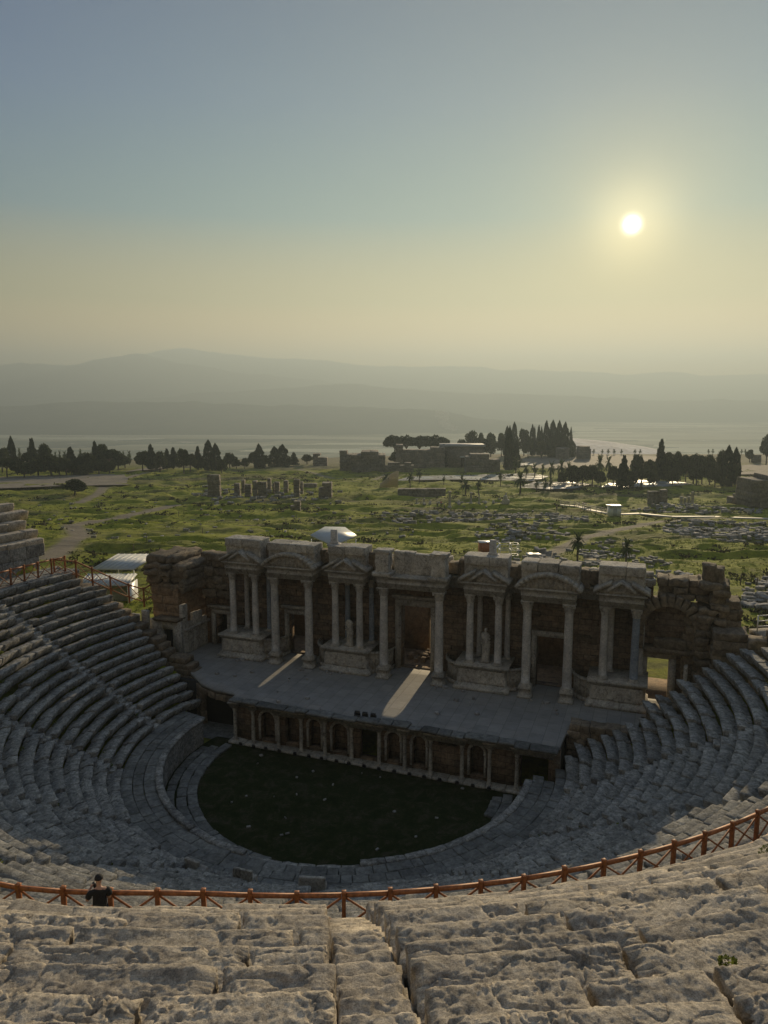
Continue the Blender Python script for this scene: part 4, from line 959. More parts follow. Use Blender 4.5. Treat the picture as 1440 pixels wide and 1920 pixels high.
# analemma walls closing the ends of the seating
la = thing('retaining_wall', 'rough stone end wall of the left seating, beside the dark side passage', 'retaining wall', tuple(LW((-15, 5.8, 0))[0]), -PHI)
mb = MB(); masonry(mb, -27, -11.6, 5.2, 6.4, -.1, lambda x: float(np.interp(-x, [11, 13, 15.5, 18, 20, 22.5, 26, 27], [1.2, 2.1, 3.6, 5.3, 6.2, 7.6, 9.4, 9.6])), .42, (.5, 1.1), .07, (4, 4, 3), .1, .07); mb.build('masonry', M['brown'], la)
ra = thing('retaining_wall', 'low rubble wall between the right end of the stage and the seats', 'retaining wall', tuple(LW((15, 5, 0))[0]), -PHI)
mb = MB(); masonry(mb, 12.8, 17.2, 4.4, 5.4, -.1, 3.5, .42, (.5, 1.0), .06, (4, 4, 3), .08, .06); masonry(mb, 17.2, 20.5, 7.4, 8.3, 0, lambda x: 3.4 + (x - 17.2) * .75, .45, (.6, 1.2), .08, (5, 4, 4), .12, .08); mb.build('masonry', M['brown'], ra)
# ------------------------------------------------------------------ wooden fence along the walkway
def bar(mb, a, b_, w, h_, t=1.0):
    a = np.array(a, float); b_ = np.array(b_, float); d = b_ - a; L = np.linalg.norm(d); d /= L
    s = np.cross(d, (0, 0, 1.0)); s = s / (np.linalg.norm(s) or 1) if np.linalg.norm(s) > 1e-6 else np.array([1.0, 0, 0]); u_ = np.cross(s, d)
    P = []
    for e in (a, b_):
        for i in (-1, 1):
            for j in (-1, 1): P.append(e + s * i * w / 2 + u_ * j * h_ / 2)
    mb.add(np.array(P), [BOXF], t)
def fence(pts, label, zb, ph=1.16, group=None, drop=0.0):
    f = thing('wooden_fence', label, 'fence', (pts[0][0], pts[0][1], pts[0][2]))
    for k, (x, y, z) in enumerate(pts):
        mb = MB(); jx, jy = RS.uniform(-.012, .012, 2); rz = math.atan2(y - CY, x - CX) + math.pi / 2
        z1 = z + ph + RS.uniform(-.02, .03)
        V = []
        for zz, w in ((z - drop, .05), (z1 - .03, .05), (z1 - .01, .058), (z1 + .02, .058), (z1 + .035, .04)):
            for sx, sy in ((-1, -1), (1, -1), (1, 1), (-1, 1)):
                q = rotz(np.array([[sx * w, sy * w, 0.0]]), rz)[0]; V.append((x + q[0] + jx * (zz - z), y + q[1] + jy * (zz - z), zz))
        F = [[4 * i + j, 4 * i + (j + 1) % 4, 4 * i + 4 + (j + 1) % 4, 4 * i + 4 + j] for i in range(4) for j in range(4)] + [[16, 17, 18, 19], [0, 3, 2, 1]]
        mb.add(np.array(V), [np.array(F)], RS.uniform(.8, 1.15)); mb.build('post', M['wood'], f)
    for p, q in zip(pts[:-1], pts[1:]):
        p = np.array(p, float); q = np.array(q, float); up = np.array([0, 0, 1.0]); d = (q - p) / np.linalg.norm(q - p)
        mb = MB(); bar(mb, p + up * (ph - .1) + d * .05, q + up * (ph - .1) - d * .05, .075, .10, RS.uniform(.9, 1.2)); mb.build('top_rail', M['wood'], f)
        mb = MB(); bar(mb, p + up * .14 + d * .05, q + up * .14 - d * .05, .05, .08, RS.uniform(.8, 1.1))
        bar(mb, p + up * .19 + d * .06, q + up * (ph - .18) - d * .06, .03, .05, RS.uniform(.8, 1.1)); bar(mb, q + up * .19 - d * .06, p + up * (ph - .18) + d * .06, .028, .048, RS.uniform(.8, 1.1))
        mb.build('cross_brace', M['wood'], f)
    return f
def fpt(t, z=9.93, R=26.3): R = R + (.65 * float(ss(4, 17, -t)) if t > -60 else 0); t = R_(t); return (CX + R * math.sin(t), CY - R * math.cos(t), z)
fence([fpt(-38 + 2.55 * k) for k in range(33)], 'orange brown wooden fence with crossed braces curving above the lower seats', 9.93)
fence([fpt(-121.0 + 2.62 * k, 9.75) for k in range(14)], 'dark wooden fence along the far left walkway, in front of the pale retaining wall', 9.75, 1.4, drop=.2)
stp = [(-25.5, 56.4, 9.8), (-23.9, 56.6, 9.6), (-22.7, 56.7, 9.0), (-21.4, 56.9, 8.3), (-20.1, 57.2, 7.6), (-19.0, 57.4, 7.2), (-18.6, 58.6, 7.4), (-18.1, 59.6, 7.4)]
fence(stp, 'dark wooden fence stepping down the left end of the seats towards the ruined tower', 9, 1.25, drop=.3)

# ------------------------------------------------------------------ people
def skin(name, V, E, Rad, mat, parent=None, loc=(0, 0, 0), rz=0.0, sub=2, root=0):
    me = bpy.data.meshes.new(name); me.from_pydata([tuple(v) for v in V], E, []); me.materials.append(mat)
    o = link(bpy.data.objects.new(name, me)); s = o.modifiers.new('Skin', 'SKIN')
    for i, r in enumerate(Rad):
        r = r if isinstance(r, tuple) else (r, r); me.skin_vertices[0].data[i].radius = r
    me.skin_vertices[0].data[root].use_root = True
    s.use_smooth_shade = True; s.branch_smoothing = 0.6
    if sub: q = o.modifiers.new('Sub', 'SUBSURF'); q.levels = sub; q.render_levels = sub
    if parent is not None: o.parent = parent
    else: o.location = loc; o.rotation_euler = (0, 0, rz)
    return o
M['skin'] = mplain('skin', (0.45, 0.26, 0.18), 0.6, 0, .08); M['cloth'] = mplain('black_cotton', (0.012, 0.012, 0.014), 0.9, 0, .3, 30)
M['denim'] = mplain('dark_trousers', (0.03, 0.035, 0.05), 0.9, 0, .2, 30); M['red'] = mplain('red_cloth', (0.35, 0.03, 0.025), 0.9); M['white'] = mplain('white_cloth', (0.6, 0.6, 0.6), 0.9)
px_, py_ = -6.98, 16.68
V = [(0, 0, .95), (0, .01, 1.12), (0, .02, 1.30), (0, .02, 1.43), (0, .05, 1.52), (0, .075, 1.585), (0.01, .10, 1.66), (0.01, .10, 1.73),
     (.10, 0, .88), (.11, .02, .48), (.11, -.02, .08), (.11, .12, .04), (-.10, 0, .88), (-.12, .04, .48), (-.12, 0, .08), (-.12, .14, .04),
     (.19, .01, 1.42), (.23, .05, 1.14), (.05, .27, 1.20), (-.03, .33, 1.24), (-.19, .01, 1.42), (-.29, .06, 1.18), (-.24, .27, 1.30), (-.17, .34, 1.36)]
E = [(0, 1), (1, 2), (2, 3), (3, 4), (4, 5), (5, 6), (6, 7), (0, 8), (8, 9), (9, 10), (10, 11), (0, 12), (12, 13), (13, 14), (14, 15), (3, 16), (16, 17), (17, 18), (18, 19), (3, 20), (20, 21), (21, 22), (22, 23)]
Rd = [(.15, .11), (.14, .10), (.16, .11), (.13, .09), .055, .06, .088, .07, .09, .06, .045, .04, .09, .06, .045, .04, .06, .045, .032, .032, .06, .045, .032, .032]
for hand, sx in ((19, -1), (23, 1)):
    hx, hy, hz = V[hand]
    for k in range(4):
        b0 = len(V); V += [(hx + sx * .028, hy + .028, hz + .028 - .018 * k), (hx + sx * (.055 - .004 * k), hy + .018, hz + .035 - .018 * k)]; E += [(hand, b0), (b0, b0 + 1)]; Rd += [.011, .008]
    b0 = len(V); V += [(hx - sx * .01, hy + .03, hz + .045)]; E += [(hand, b0)]; Rd += [.010]
fac = R_(22)
person = skin('person', V, E, Rd, M['skin'], None, (px_, py_, 9.94), fac)
tag(person, 'person in black cap and black T-shirt at the fence, looking down at a phone', 'person')
skin('t_shirt', [(0, 0, .92), (0, .01, 1.12), (0, .02, 1.30), (0, .02, 1.43), (0, .03, 1.485), (.20, .01, 1.415), (.24, .03, 1.22), (-.20, .01, 1.415), (-.27, .05, 1.24)],
     [(0, 1), (1, 2), (2, 3), (3, 4), (3, 5), (5, 6), (3, 7), (7, 8)], [(.19, .135), (.185, .13), (.20, .135), (.16, .115), .085, .09, .085, .09, .085], M['cloth'], person)
skin('trousers', [(0, 0, .96), (.10, 0, .86), (.11, .02, .48), (.11, -.02, .09), (-.10, 0, .86), (-.12, .04, .48), (-.12, 0, .09)], [(0, 1), (1, 2), (2, 3), (0, 4), (4, 5), (5, 6)], [(.165, .125), .11, .08, .07, .11, .08, .07], M['denim'], person)
def local_mesh(mb, name, mat, parent, smooth=True):
    o = mb.build(name, mat, None, smooth, world=(0, 0, 0)); o.location = (0, 0, 0); o.parent = parent; return o
mb = MB(); hc = (0.01, .10, 1.715)
a = np.linspace(0, 2 * math.pi, 18, endpoint=False); Vc = []
for k in range(7):
    ph = k / 6 * math.pi / 2; Vc.append(np.stack([hc[0] + .104 * math.cos(ph) * np.cos(a), hc[1] - .01 + .118 * math.cos(ph) * np.sin(a), np.full(18, hc[2] - .02 + .105 * math.sin(ph))], 1))
i = np.arange(7 * 18).reshape(7, 18); j = np.roll(i, -1, 1); mb.add(np.concatenate(Vc), [np.stack([i[:-1].ravel(), j[:-1].ravel(), j[1:].ravel(), i[1:].ravel()], 1)])
Vb = [(hc[0] + .085 * math.cos(t) * (1 if q == 0 else .95), hc[1] + (.10 if q else .02) * math.sin(t) * 1.0 + (.075 if q else .07), hc[2] - .03 - .02 * q * math.sin(t)) for q in (0, 1) for t in np.linspace(0, math.pi, 9)]
mb.add(np.array(Vb), [np.array([[k, k + 1, k + 10, k + 9] for k in range(8)])]); local_mesh(mb, 'cap', M['cloth'], person)
mb = MB()                                            # nose, ears, eyes, mouth line
stone(mb, (hc[0], hc[1] + .105, 1.655), (.013, .018, .022), r=.012, amp=0, n=(3, 3, 3)); stone(mb, (hc[0] - .09, hc[1] - .005, 1.66), (.01, .018, .03), r=.009, amp=0, n=(3, 3, 3)); stone(mb, (hc[0] + .09, hc[1] - .005, 1.66), (.01, .018, .03), r=.009, amp=0, n=(3, 3, 3))
local_mesh(mb, 'nose_and_ears', M['skin'], person)
mb = MB()
for sx in (-1, 1): stone(mb, (hc[0] + sx * .034, hc[1] + .082, 1.678), (.014, .008, .006), r=.005, amp=0, n=(3, 3, 3))
stone(mb, (hc[0], hc[1] + .086, 1.612), (.022, .006, .004), r=.003, amp=0, n=(3, 3, 3)); local_mesh(mb, 'eyes_and_mouth', M['cloth'], person)
hx = rotz(np.array([[-.10, .37, 1.33]]), fac)[0]; mb = MB(); mb.box((px_ + hx[0], py_ + hx[1], 9.94 + 1.36), (.04, .007, .08), rz=fac + .5, tilt=((1, 0, 0), R_(-25)))
tag(mb.build('phone', M['black']), 'dark phone held up by the person at the fence', 'phone')
def small_person(px, py, label, top, pants, rz, grp=None):
    x, y = gp(px, py); V = [(0, 0, .92), (0, 0, 1.2), (0, 0, 1.42), (0, 0, 1.53), (0, .01, 1.66), (.1, 0, .85), (.13, .08, .45), (.13, 0, .04), (-.1, 0, .85), (-.13, -.08, .45), (-.14, -.12, .04), (.2, 0, 1.38), (.27, .02, 1.1), (.25, .12, .88), (-.2, 0, 1.38), (-.27, 0, 1.1), (-.25, .08, .86)]
    E = [(0, 1), (1, 2), (2, 3), (3, 4), (0, 5), (5, 6), (6, 7), (0, 8), (8, 9), (9, 10), (2, 11), (11, 12), (12, 13), (2, 14), (14, 15), (15, 16)]
    p = skin('person', V, E, [(.15, .1), (.14, .1), (.14, .09), .055, .095, .09, .065, .05, .09, .065, .05, .055, .045, .035, .055, .045, .035], M['skin'], None, (x, y, fz(x, y)), rz, 1)
    tag(p, label, 'person', grp)
    skin('jacket', [V[k] for k in (0, 1, 2, 11, 12, 14, 15)], [(0, 1), (1, 2), (2, 3), (3, 4), (2, 5), (5, 6)], [(.18, .13), (.17, .12), (.15, .11), .075, .06, .075, .06], M[top], p, sub=1)
    skin('trousers', [V[k] for k in (0, 5, 6, 7, 8, 9, 10)], [(0, 1), (1, 2), (2, 3), (0, 4), (4, 5), (5, 6)], [(.16, .12), .11, .08, .07, .11, .08, .07], M[pants], p, sub=1)
small_person(820, 951, 'distant person in white walking among the low columns, left of one in red', 'white', 'denim', .4)
small_person(827, 951, 'distant person in red top among the low columns of the ruins', 'red', 'cloth', -.5)
small_person(833, 952, 'distant person in black standing right of the one in red among low columns', 'cloth', 'denim', 1.2)
small_person(1044, 957, 'distant person in dark clothes at the foot of the pale ramp', 'cloth', 'denim', .8)

# ------------------------------------------------------------------ statues on the stage pedestals
def statue(lx_, ly_, z0, H, head, label):
    nz_, na = 46, 36; P = []
    prof = [(0, .30, .24), (.1, .27, .22), (.3, .24, .20), (.5, .27, .21), (.62, .25, .19), (.72, .21, .17), (.82, .26, .18), (.90, .29, .17), (.955, .20, .14), (1.0, .085, .085)]
    zz = [p[0] for p in prof]
    for k in range(nz_):
        f = k / (nz_ - 1); w = np.interp(f, zz, [p[1] for p in prof]); d = np.interp(f, zz, [p[2] for p in prof]); a = np.linspace(0, 2 * math.pi, na, endpoint=False)
        fold = 1 + (.10 * np.sin(a * 9 + 3 * math.sin(f * 5)) + .06 * np.sin(a * 5 - f * 9)) * (1 - ss(.78, .95, f)) * (.5 + .5 * math.sin(f * 9 + 1) ** 2)
        P.append(np.stack([lx_ + .05 * math.sin(f * 4) + w * np.cos(a) * fold * H / 2, ly_ + d * np.sin(a) * fold * H / 2, np.full(na, z0 + f * H)], 1))
    P = np.concatenate(P); P[:, :2] += .02 * fbm(P * 7, 3)[:, None]
    i = np.arange(nz_ * na).reshape(nz_, na); j = np.roll(i, -1, 1); mb = MB(); mb.add(P, [np.stack([i[:-1].ravel(), j[:-1].ravel(), j[1:].ravel(), i[1:].ravel()], 1), i[-1], i[0][::-1]])
    for (a0, a1, r) in (((-.27, -.03, .86), (-.22, -.22, .60), .07), ((-.22, -.22, .60), (.05, -.24, .66), .06), ((.27, -.02, .86), (.30, -.05, .56), .07)):
        p0 = np.array([lx_ + a0[0] * H / 2, ly_ + a0[1] * H / 2, z0 + a0[2] * H]); p1 = np.array([lx_ + a1[0] * H / 2, ly_ + a1[1] * H / 2, z0 + a1[2] * H])
        for q in range(4): c = p0 + (p1 - p0) * q / 3; stone(mb, c, (r * H / 2.2,) * 3, r=r * H / 2.4, amp=.01, n=(4, 4, 4), t=1)
    if head: stone(mb, (lx_ + .02, ly_ - .02, z0 + H * 1.05), (.10, .11, .14), r=.095, amp=.02, n=(6, 6, 6), t=1)
    slab(mb, lx_ - .32, lx_ + .32, ly_ - .27, ly_ + .27, z0 - .14, z0 + .01)
    tag(bl(mb).build('statue', M['marble'], smooth=True), label, 'statue')
statue(-3.85, 9.75, SF + 2.02, 1.85, False, 'headless draped marble statue between columns left of the central door')
statue(6.45, 9.75, SF + 2.02, 2.05, True, 'draped marble figure with head, between columns right of the central door')
# column stumps on top of the stage front
for lx_, lab in ((-5.2, 'pale column stump standing on top of the stage front, near the white canopy'), (6.75, 'pale column stump standing on top of the stage front, beside the orange container')):
    mb = MB(); moulding(mb, lx_ - .42, lx_ + .42, 9.75, 10.55, [(12.42, 0), (12.55, 0), (12.6, -.08)]); lathe(mb, lx_, 10.15, [(12.6, .32), (12.66, .35), (12.74, .27), (12.8, .25), (13.6, .24), (13.62, .22)], 18, wob=.02)
    tag(bl(mb).build('column_stump', M['shaft'], smooth=False), lab, 'column')
# floodlights
def flood(lx_, ly_, z, s, label, group, yaw=0.0):
    c = LW((lx_, ly_, z))[0]; f = thing('floodlight', label, 'floodlight', tuple(c), -PHI, group)
    mb = MB(); slab(mb, lx_ - .5 * s, lx_ + .5 * s, ly_ - .12 * s, ly_ + .12 * s, z, z + .04 * s)
    for q in (-1, 1): slab(mb, lx_ + q * .46 * s - .03 * s, lx_ + q * .46 * s + .03 * s, ly_ - .06 * s, ly_ + .06 * s, z + .04 * s, z + .62 * s)
    bl(mb).build('bracket', M['black'], f)
    mb = MB(); hexa(mb, [(lx_ - .42 * s, ly_ - .16 * s, z + .2 * s), (lx_ - .36 * s, ly_ - .2 * s, z + .85 * s), (lx_ - .42 * s, ly_ + .12 * s, z + .26 * s), (lx_ - .36 * s, ly_ + .05 * s, z + .9 * s), (lx_ + .42 * s, ly_ - .16 * s, z + .2 * s), (lx_ + .36 * s, ly_ - .2 * s, z + .85 * s), (lx_ + .42 * s, ly_ + .12 * s, z + .26 * s), (lx_ + .36 * s, ly_ + .05 * s, z + .9 * s)])
    bl(mb).build('housing', M['black'], f)
    return f
for k, (x, lab) in enumerate(((-.15, 'black floodlight on the stage edge, leftmost of three'), (.38, 'black floodlight on the stage edge, middle of three'), (.95, 'black floodlight on the stage edge, rightmost of three'))): flood(x, 2.15, SF + .004, .42, lab, 'three black floodlights on the stage edge')
f0 = flood(-8.4, 1.45, 0.05, .26, 'small dark spotlight on the ground at the foot of the stage colonnade', 'small spotlights along the foot of the stage colonnade')
for k, x in enumerate(list(np.arange(-7.4, 9.6, 1.0))):
    c = copy_tree(f0); q = LW((x + RS.uniform(-.1, .1), 1.45, 0.05))[0]; c.location = tuple(q)

# ------------------------------------------------------------------ shelters, kiosk and small built things behind the stage
M['sheet'] = mplain('translucent_roofing', (0.42, 0.44, 0.45), 0.45, 0, .12, 1.5, .01)
t_ = thing('shelter', 'white shelter with a tilted sheet roof behind the left seating', 'shelter', (-28.5, 79, fz(-28.5, 79)))
g0 = fz(-28.5, 79)
mb = MB(); P8 = []
for x in (-31.2, -26.6):
    for y in (77.6, 82.6):
        for dz in (0, .08): P8.append((x + (1.1 if y > 80 else 0), y, 5.2 + (y - 77.6) * .12 + dz))
hexa(mb, P8)
for k in range(8): xx = -31.0 + k * .62; bar(mb, (xx, 77.6, 5.3), (xx + 1.1, 82.6, 5.9), .05, .05)
mb.build('roof', M['sheet'], t_)
for x, y in ((-31.1, 77.8), (-26.7, 77.8), (-30.0, 82.4), (-25.6, 82.4)): mb = MB(); bar(mb, (x, y, g0), (x, y, 5.3 + (y - 77.6) * .12), .08, .08); mb.build('post', M['steel'], t_)
t_ = thing('shed', 'low grey shed with ribbed white lean-to roof beside the tilted shelter', 'shed', (-28.5, 76, fz(-28.5, 76)))
mb = MB(); slab(mb, -30.9, -26.2, 74.6, 76.6, 1.6, 4.15); mb.build('wall', mplain('grey_sheeting', (.28, .29, .31), .6), t_)
mb = MB(); hexa(mb, [(-31.2, 73.6, 4.45), (-31.2, 73.6, 4.52), (-31.2, 76.8, 4.9), (-31.2, 76.8, 4.97), (-26.0, 73.6, 4.45), (-26.0, 73.6, 4.52), (-26.0, 76.8, 4.9), (-26.0, 76.8, 4.97)])
for k in range(14): xx = -31.1 + k * .38; bar(mb, (xx, 73.6, 4.56), (xx, 76.8, 5.01), .06, .08)
mb.build('roof', M['sheet'], t_)
mb = MB(); slab(mb, -26.05, -25.98, 73.7, 76.7, 1.6, 4.44); mb.build('side_panel', M['steel'], t_)
t_ = thing('canopy', 'white pitched canopy over an excavation, just behind the stage top', 'canopy', (-6.4, 92, fz(-6.4, 92)))
mb = MB(); mb.add(np.array([(-9.2, 91.6, 6.4), (-6.2, 88.9, 5.6), (-3.4, 91.8, 6.3), (-5.0, 94.5, 6.9), (-7.6, 94.5, 6.95), (-6.3, 92.0, 6.55)] + [(-9.2, 91.6, 6.25), (-6.2, 88.9, 5.42), (-3.4, 91.8, 6.15), (-5.0, 94.5, 6.78), (-7.6, 94.5, 6.83)]), [np.array([[0, 1, 5], [1, 2, 5], [2, 3, 5], [3, 4, 5], [4, 0, 5]]), np.array([[6, 7, 1, 0], [7, 8, 2, 1], [8, 9, 3, 2], [9, 10, 4, 3], [10, 6, 0, 4]]), np.array([10, 9, 8, 7, 6])]); mb.build('roof', M['sheet'], t_)
for x, y, z in ((-9.0, 91, 6), (-6, 89.6, 5.6), (-3.5, 91.3, 5.9), (-4.9, 94.3, 6.4), (-8, 94.3, 6.5)): mb = MB(); bar(mb, (x, y, 1), (x, y, z), .1, .1); mb.build('post', M['steel'], t_)
mb = MB(); slab(mb, -8.6, -3.8, 90.5, 94, 1.2, 3.8); mb.build('wall', M['brown'], t_)
def base_at(px, py): x, y = gp(px, py); return x, y, fz(x, y)
x, y, z = base_at(908, 1037)
M['cont'] = mplain('orange_steel', (.42, .16, .07), .6); t_ = thing('container', 'small orange container behind the column stump', 'container', (x, y, z)); mb = MB(); slab(mb, x - .8, x + .9, y - .8, y + .8, z, z + 1.7)
for k in range(7): slab(mb, x - .75 + k * .26, x - .65 + k * .26, y - .84, y - .801, z + .1, z + 1.6)
mb.build('body', M['cont'], t_); mb = MB(); slab(mb, x - .9, x + 1.0, y - .9, y + .9, z + 1.701, z + 1.78); mb.build('roof', M['steel'], t_)
x, y, z = base_at(955, 1048); t_ = thing('scaffold', 'white metal scaffold frame standing behind the stage', 'scaffold', (x, y, z)); mb = MB()
for a in (0, 1.5, 2.6):
    for q in (0, 1.4): bar(mb, (x - 1.3 + a, y + q, z), (x - 1.3 + a, y + q, z + 2.5), .07, .07)
for h_ in (.9, 1.7, 2.5):
    for q in (0, 1.4): bar(mb, (x - 1.3, y + q, z + h_), (x + 1.3, y + q, z + h_), .06, .06)
    for a in (0, 1.5, 2.6): bar(mb, (x - 1.3 + a, y, z + h_), (x - 1.3 + a, y + 1.4, z + h_), .06, .06)
mb.build('frame', M['steel'], t_); mb = MB(); bar(mb, (x - 3.2, y, z + .4), (x - 1.3, y + .7, z + 2.4), .3, .06); mb.build('ladder', M['steel'], t_)
x, y, z = base_at(1000, 1050); t_ = thing('crate', 'white and red box on the ground behind the stage front', 'box', (x, y, z)); mb = MB(); slab(mb, x - .8, x + .7, y - .5, y + .5, z, z + .8); mb.build('body', M['steel'], t_); mb = MB(); slab(mb, x - .15, x + .25, y - .53, y - .501, z + .05, z + .55); mb.build('panel', M['red'], t_); mb = MB(); stone(mb, (x, y, z + .9), (.95, .65, .1), r=.08, amp=.08, n=(8, 6, 3)); mb.build('cover', M['sheet'], t_)
x, y, z = base_at(1107, 1052); mb = MB(); mb.box((x, y, z + .3), (.9, .5, .04), tilt=((1, 0, 0), R_(30))); stone(mb, (x, y + .2, z + .1), (.7, .2, .15), r=.05, amp=.05); tag(mb.build('board', mplain('pale_yellow_board', (.5, .42, .25), .7)), 'pale yellow board leaning on low blocks beside a palm', 'board')  # pale yellow is the board's own colour
x, y, z = base_at(1151, 967); t_ = thing('kiosk', 'small white cabin with bright roof beside the pale boardwalk', 'cabin', (x, y, z)); mb = MB(); slab(mb, x - 1.3, x + 1.3, y - 1.1, y + 1.1, z, z + 2.3); mb.build('wall', M['steel'], t_)
mb = MB(); slab(mb, x - 1.6, x + 1.6, y - 1.5, y + 1.5, z + 2.31, z + 2.5); mb.build('roof', M['sheet'], t_); mb = MB(); slab(mb, x - .5, x + .3, y - 1.14, y - 1.101, z + .1, z + 1.9); mb.build('door', M['sheet'], t_)
# pale boardwalk and ramps
def strip(name, pix, w, mat, label, cat, lift=.35, rail=False, kind=None):
    P = [np.array(base_at(*p)) + np.array([0, 0, lift]) for p in pix]; mb = MB()
    for a, b_ in zip(P[:-1], P[1:]):
        bar(mb, a, b_, w, .12)
        if rail:
            d = (b_ - a)[:2] / np.linalg.norm((b_ - a)[:2]); nrm = np.array([-d[1], d[0], 0]) * w / 2
            for s in (-1, 1):
                for hh in (.5, 1.0): bar(mb, a + nrm * s + np.array([0, 0, hh]), b_ + nrm * s + np.array([0, 0, hh]), .08, .08)
                for q in np.linspace(0, 1, 5): c = a + (b_ - a) * q + nrm * s; bar(mb, c, c + np.array([0, 0, 1.0]), .07, .07)
    return tag(mb.build(name, mat), label, cat, kind=kind)
M['deck'] = mplain('pale_decking', (.42, .39, .33), .7, 0, .15)
strip('boardwalk', [(1160, 964), (1200, 964), (1260, 967), (1340, 970), (1460, 975)], 2.2, M['deck'], None, None, .3, kind='structure')
strip('ramp', [(1050, 951), (1086, 952), (1102, 958), (1145, 965)], 1.6, M['deck'], 'pale ramp with handrails leading from the ruins down to the white cabin', 'ramp', .6, True)
# white railing on the right edge
a = LW((23.6, 11.2, 8.6))[0]; b_ = LW((29.5, 14.5, 8.6))[0]; mb = MB(); t_ = thing('railing', 'white metal railing on a pale platform at the right edge', 'railing', tuple(a))
for h_ in (.35, .7, 1.05): bar(mb, a + (0, 0, h_), b_ + (0, 0, h_), .05, .06)
for q in np.linspace(0, 1, 7): c = a + (b_ - a) * q; bar(mb, c, c + np.array([0, 0, 1.05]), .06, .06)
mb.build('rails', M['steel'], t_); mb = MB(); bar(mb, a - (0, 0, .2), b_ - (0, 0, .2), 1.6, .3); bar(mb, a - (0, 0, 3.2), b_ - (0, 0, 3.2), 1.5, 5.7); mb.build('platform', M['marble'], t_)

# ------------------------------------------------------------------ distant ruins
def wmap(x0, y0, rz=0.0):
    def f(p):
        q = rotz(p, rz) if rz else p.copy(); q[:, 0] += x0; q[:, 1] += y0; return q
    return f
def ruin(name, label, cat, xa, xb, yb, yt, dep=2.5, course=.7, group=None, mat='ruin', prof=None, Y=None, amp=.12, rz=0.0, nres=(4, 3, 3)):
    xm = (xa + xb) / 2; x, y = gp(xm, yb) if Y is None else (aty(xm, yb, Y)[0], Y); z = fz(x, y) if Y is None else float(field0(np.array(x), np.array(y)))
    wd = (xb - xa) / FPX * y * 1.0; H = aty(xm, yt, y)[2] - z; seed = RS.rand() * 50
    top = (lambda q: z + H * (prof(q / wd + .5) if prof else (1 - .10 * abs(vn(np.array([[q * .5, seed, 0]]))[0]) * 2)))
    mb = MB(); masonry(mb, -wd / 2, wd / 2, -dep / 2, dep / 2, z - .3, top, course, (course * 1.2, course * 3), amp, nres, .12, .1, mapf=wmap(x, y, rz))
    o = mb.build(name, M[mat]); tag(o, label, cat, group); return o
piers = [(391, 413, 932, 889, 'tall split ruined pier, leftmost of the row of ruins in the meadow'), (440, 450, 930, 905, None), (454, 459, 925, 898, None), (460, 471, 930, 903, None), (475, 482, 930, 902, None), (484, 500, 930, 903, None), (502, 508, 926, 896, None), (512, 515, 924, 902, None), (516, 524, 926, 901, None), (533, 540, 926, 901, None), (551, 562, 930, 900, None), (563, 568, 926, 901, None), (570, 594, 915, 904, None)]
for k, (a, b_, yb, yt, lab) in enumerate(piers):
    ruin('ruined_pier', lab or '%s pier of the row of meadow ruins, counted from the tall split one' % 'x second third fourth fifth sixth seventh eighth ninth tenth eleventh twelfth thirteenth'.split()[k], 'pier', a, b_, yb, yt, 2.0, .8, None if lab else 'weathered piers in the row of meadow ruins')
ruin('ruined_wall', 'hunched lump of masonry at the right end of the meadow ruins', 'ruined wall', 598, 622, 934, 904, 3.5, .8, prof=lambda t: .55 + .45 * min(1, 2 * t))
ruin('ruined_building', 'large square ruined block of masonry left of the flat-roofed museum', 'ruin', 660, 722, 884, 846, 14, 1.4, amp=.2, prof=lambda t: .97 - .06 * math.sin(t * 9))
ruin('ruined_wall', 'lower broken wall joined to the left of the large square ruin', 'ruined wall', 638, 660, 882, 845, 7, 1.3, amp=.25, prof=lambda t: .93 + .07 * math.sin(t * 5))
ruin('ruined_building', 'small dark ruin at the plateau edge beside a pale low block', 'ruin', 588, 614, 872, 852, 6, 1.0, prof=lambda t: 1.0 if t < .5 else .75)
ruin('ruined_building', 'long ruined bath wall under the umbrella pines', 'ruin', 742, 832, 877, 835, 8, 1.3, amp=.2, prof=lambda t: .82 + .18 * (t < .12) + .1 * (t > .75))
ruin('ruined_wall', 'low dark ruined wall in front of the bath ruin', 'ruined wall', 722, 775, 886, 868, 3, 1.0)
ruin('ruined_building', 'ruined vaulted block right of the flat-roofed museum', 'ruin', 872, 935, 884, 850, 7, 1.2, amp=.2, prof=lambda t: .7 + .3 * math.sin(min(1, t * 1.3) * 3.1))
ruin('ruined_building', 'small square ruin left of the other one, below the cypresses', 'ruin', 1044, 1064, 862, 838, 7, 1.2)
ruin('ruined_building', 'small square ruin standing alone right of the cypress hill', 'ruin', 1083, 1104, 862, 837, 7, 1.2, prof=lambda t: .9 + .1 * math.sin(t * 3.1))
ruin('ruined_pier', 'wide pale ruined pier, left of a pair near the pool trees', 'pier', 1215, 1232, 943, 917, 2.5, .8)
ruin('ruined_pier', 'narrow pale ruined pier, right of a pair near the pool trees', 'pier', 1236, 1248, 944, 919, 2.0, .8)
ruin('ruined_building', 'big square ruined tower block cut by the right edge of the picture', 'ruin', 1392, 1500, 950, 895, 9, 1.1, amp=.15, prof=lambda t: 1.0 - .05 * math.sin(t * 12))
ruin('ruined_wall', 'low stepped ruin wall against the big ruined block on the right', 'ruined wall', 1366, 1394, 943, 918, 3, .8, prof=lambda t: .45 + .5 * t)
ruin('ruined_wall', 'dark low ruined wall behind the palms, left of the tall column', 'ruined wall', 745, 835, 930, 914, 2.5, .8)
ruin('ruined_wall', 'small rubble block in the meadow in front of the row of piers', 'ruined wall', 545, 563, 958, 938, 2.2, .6, prof=lambda t: .6 if t < .4 else 1)
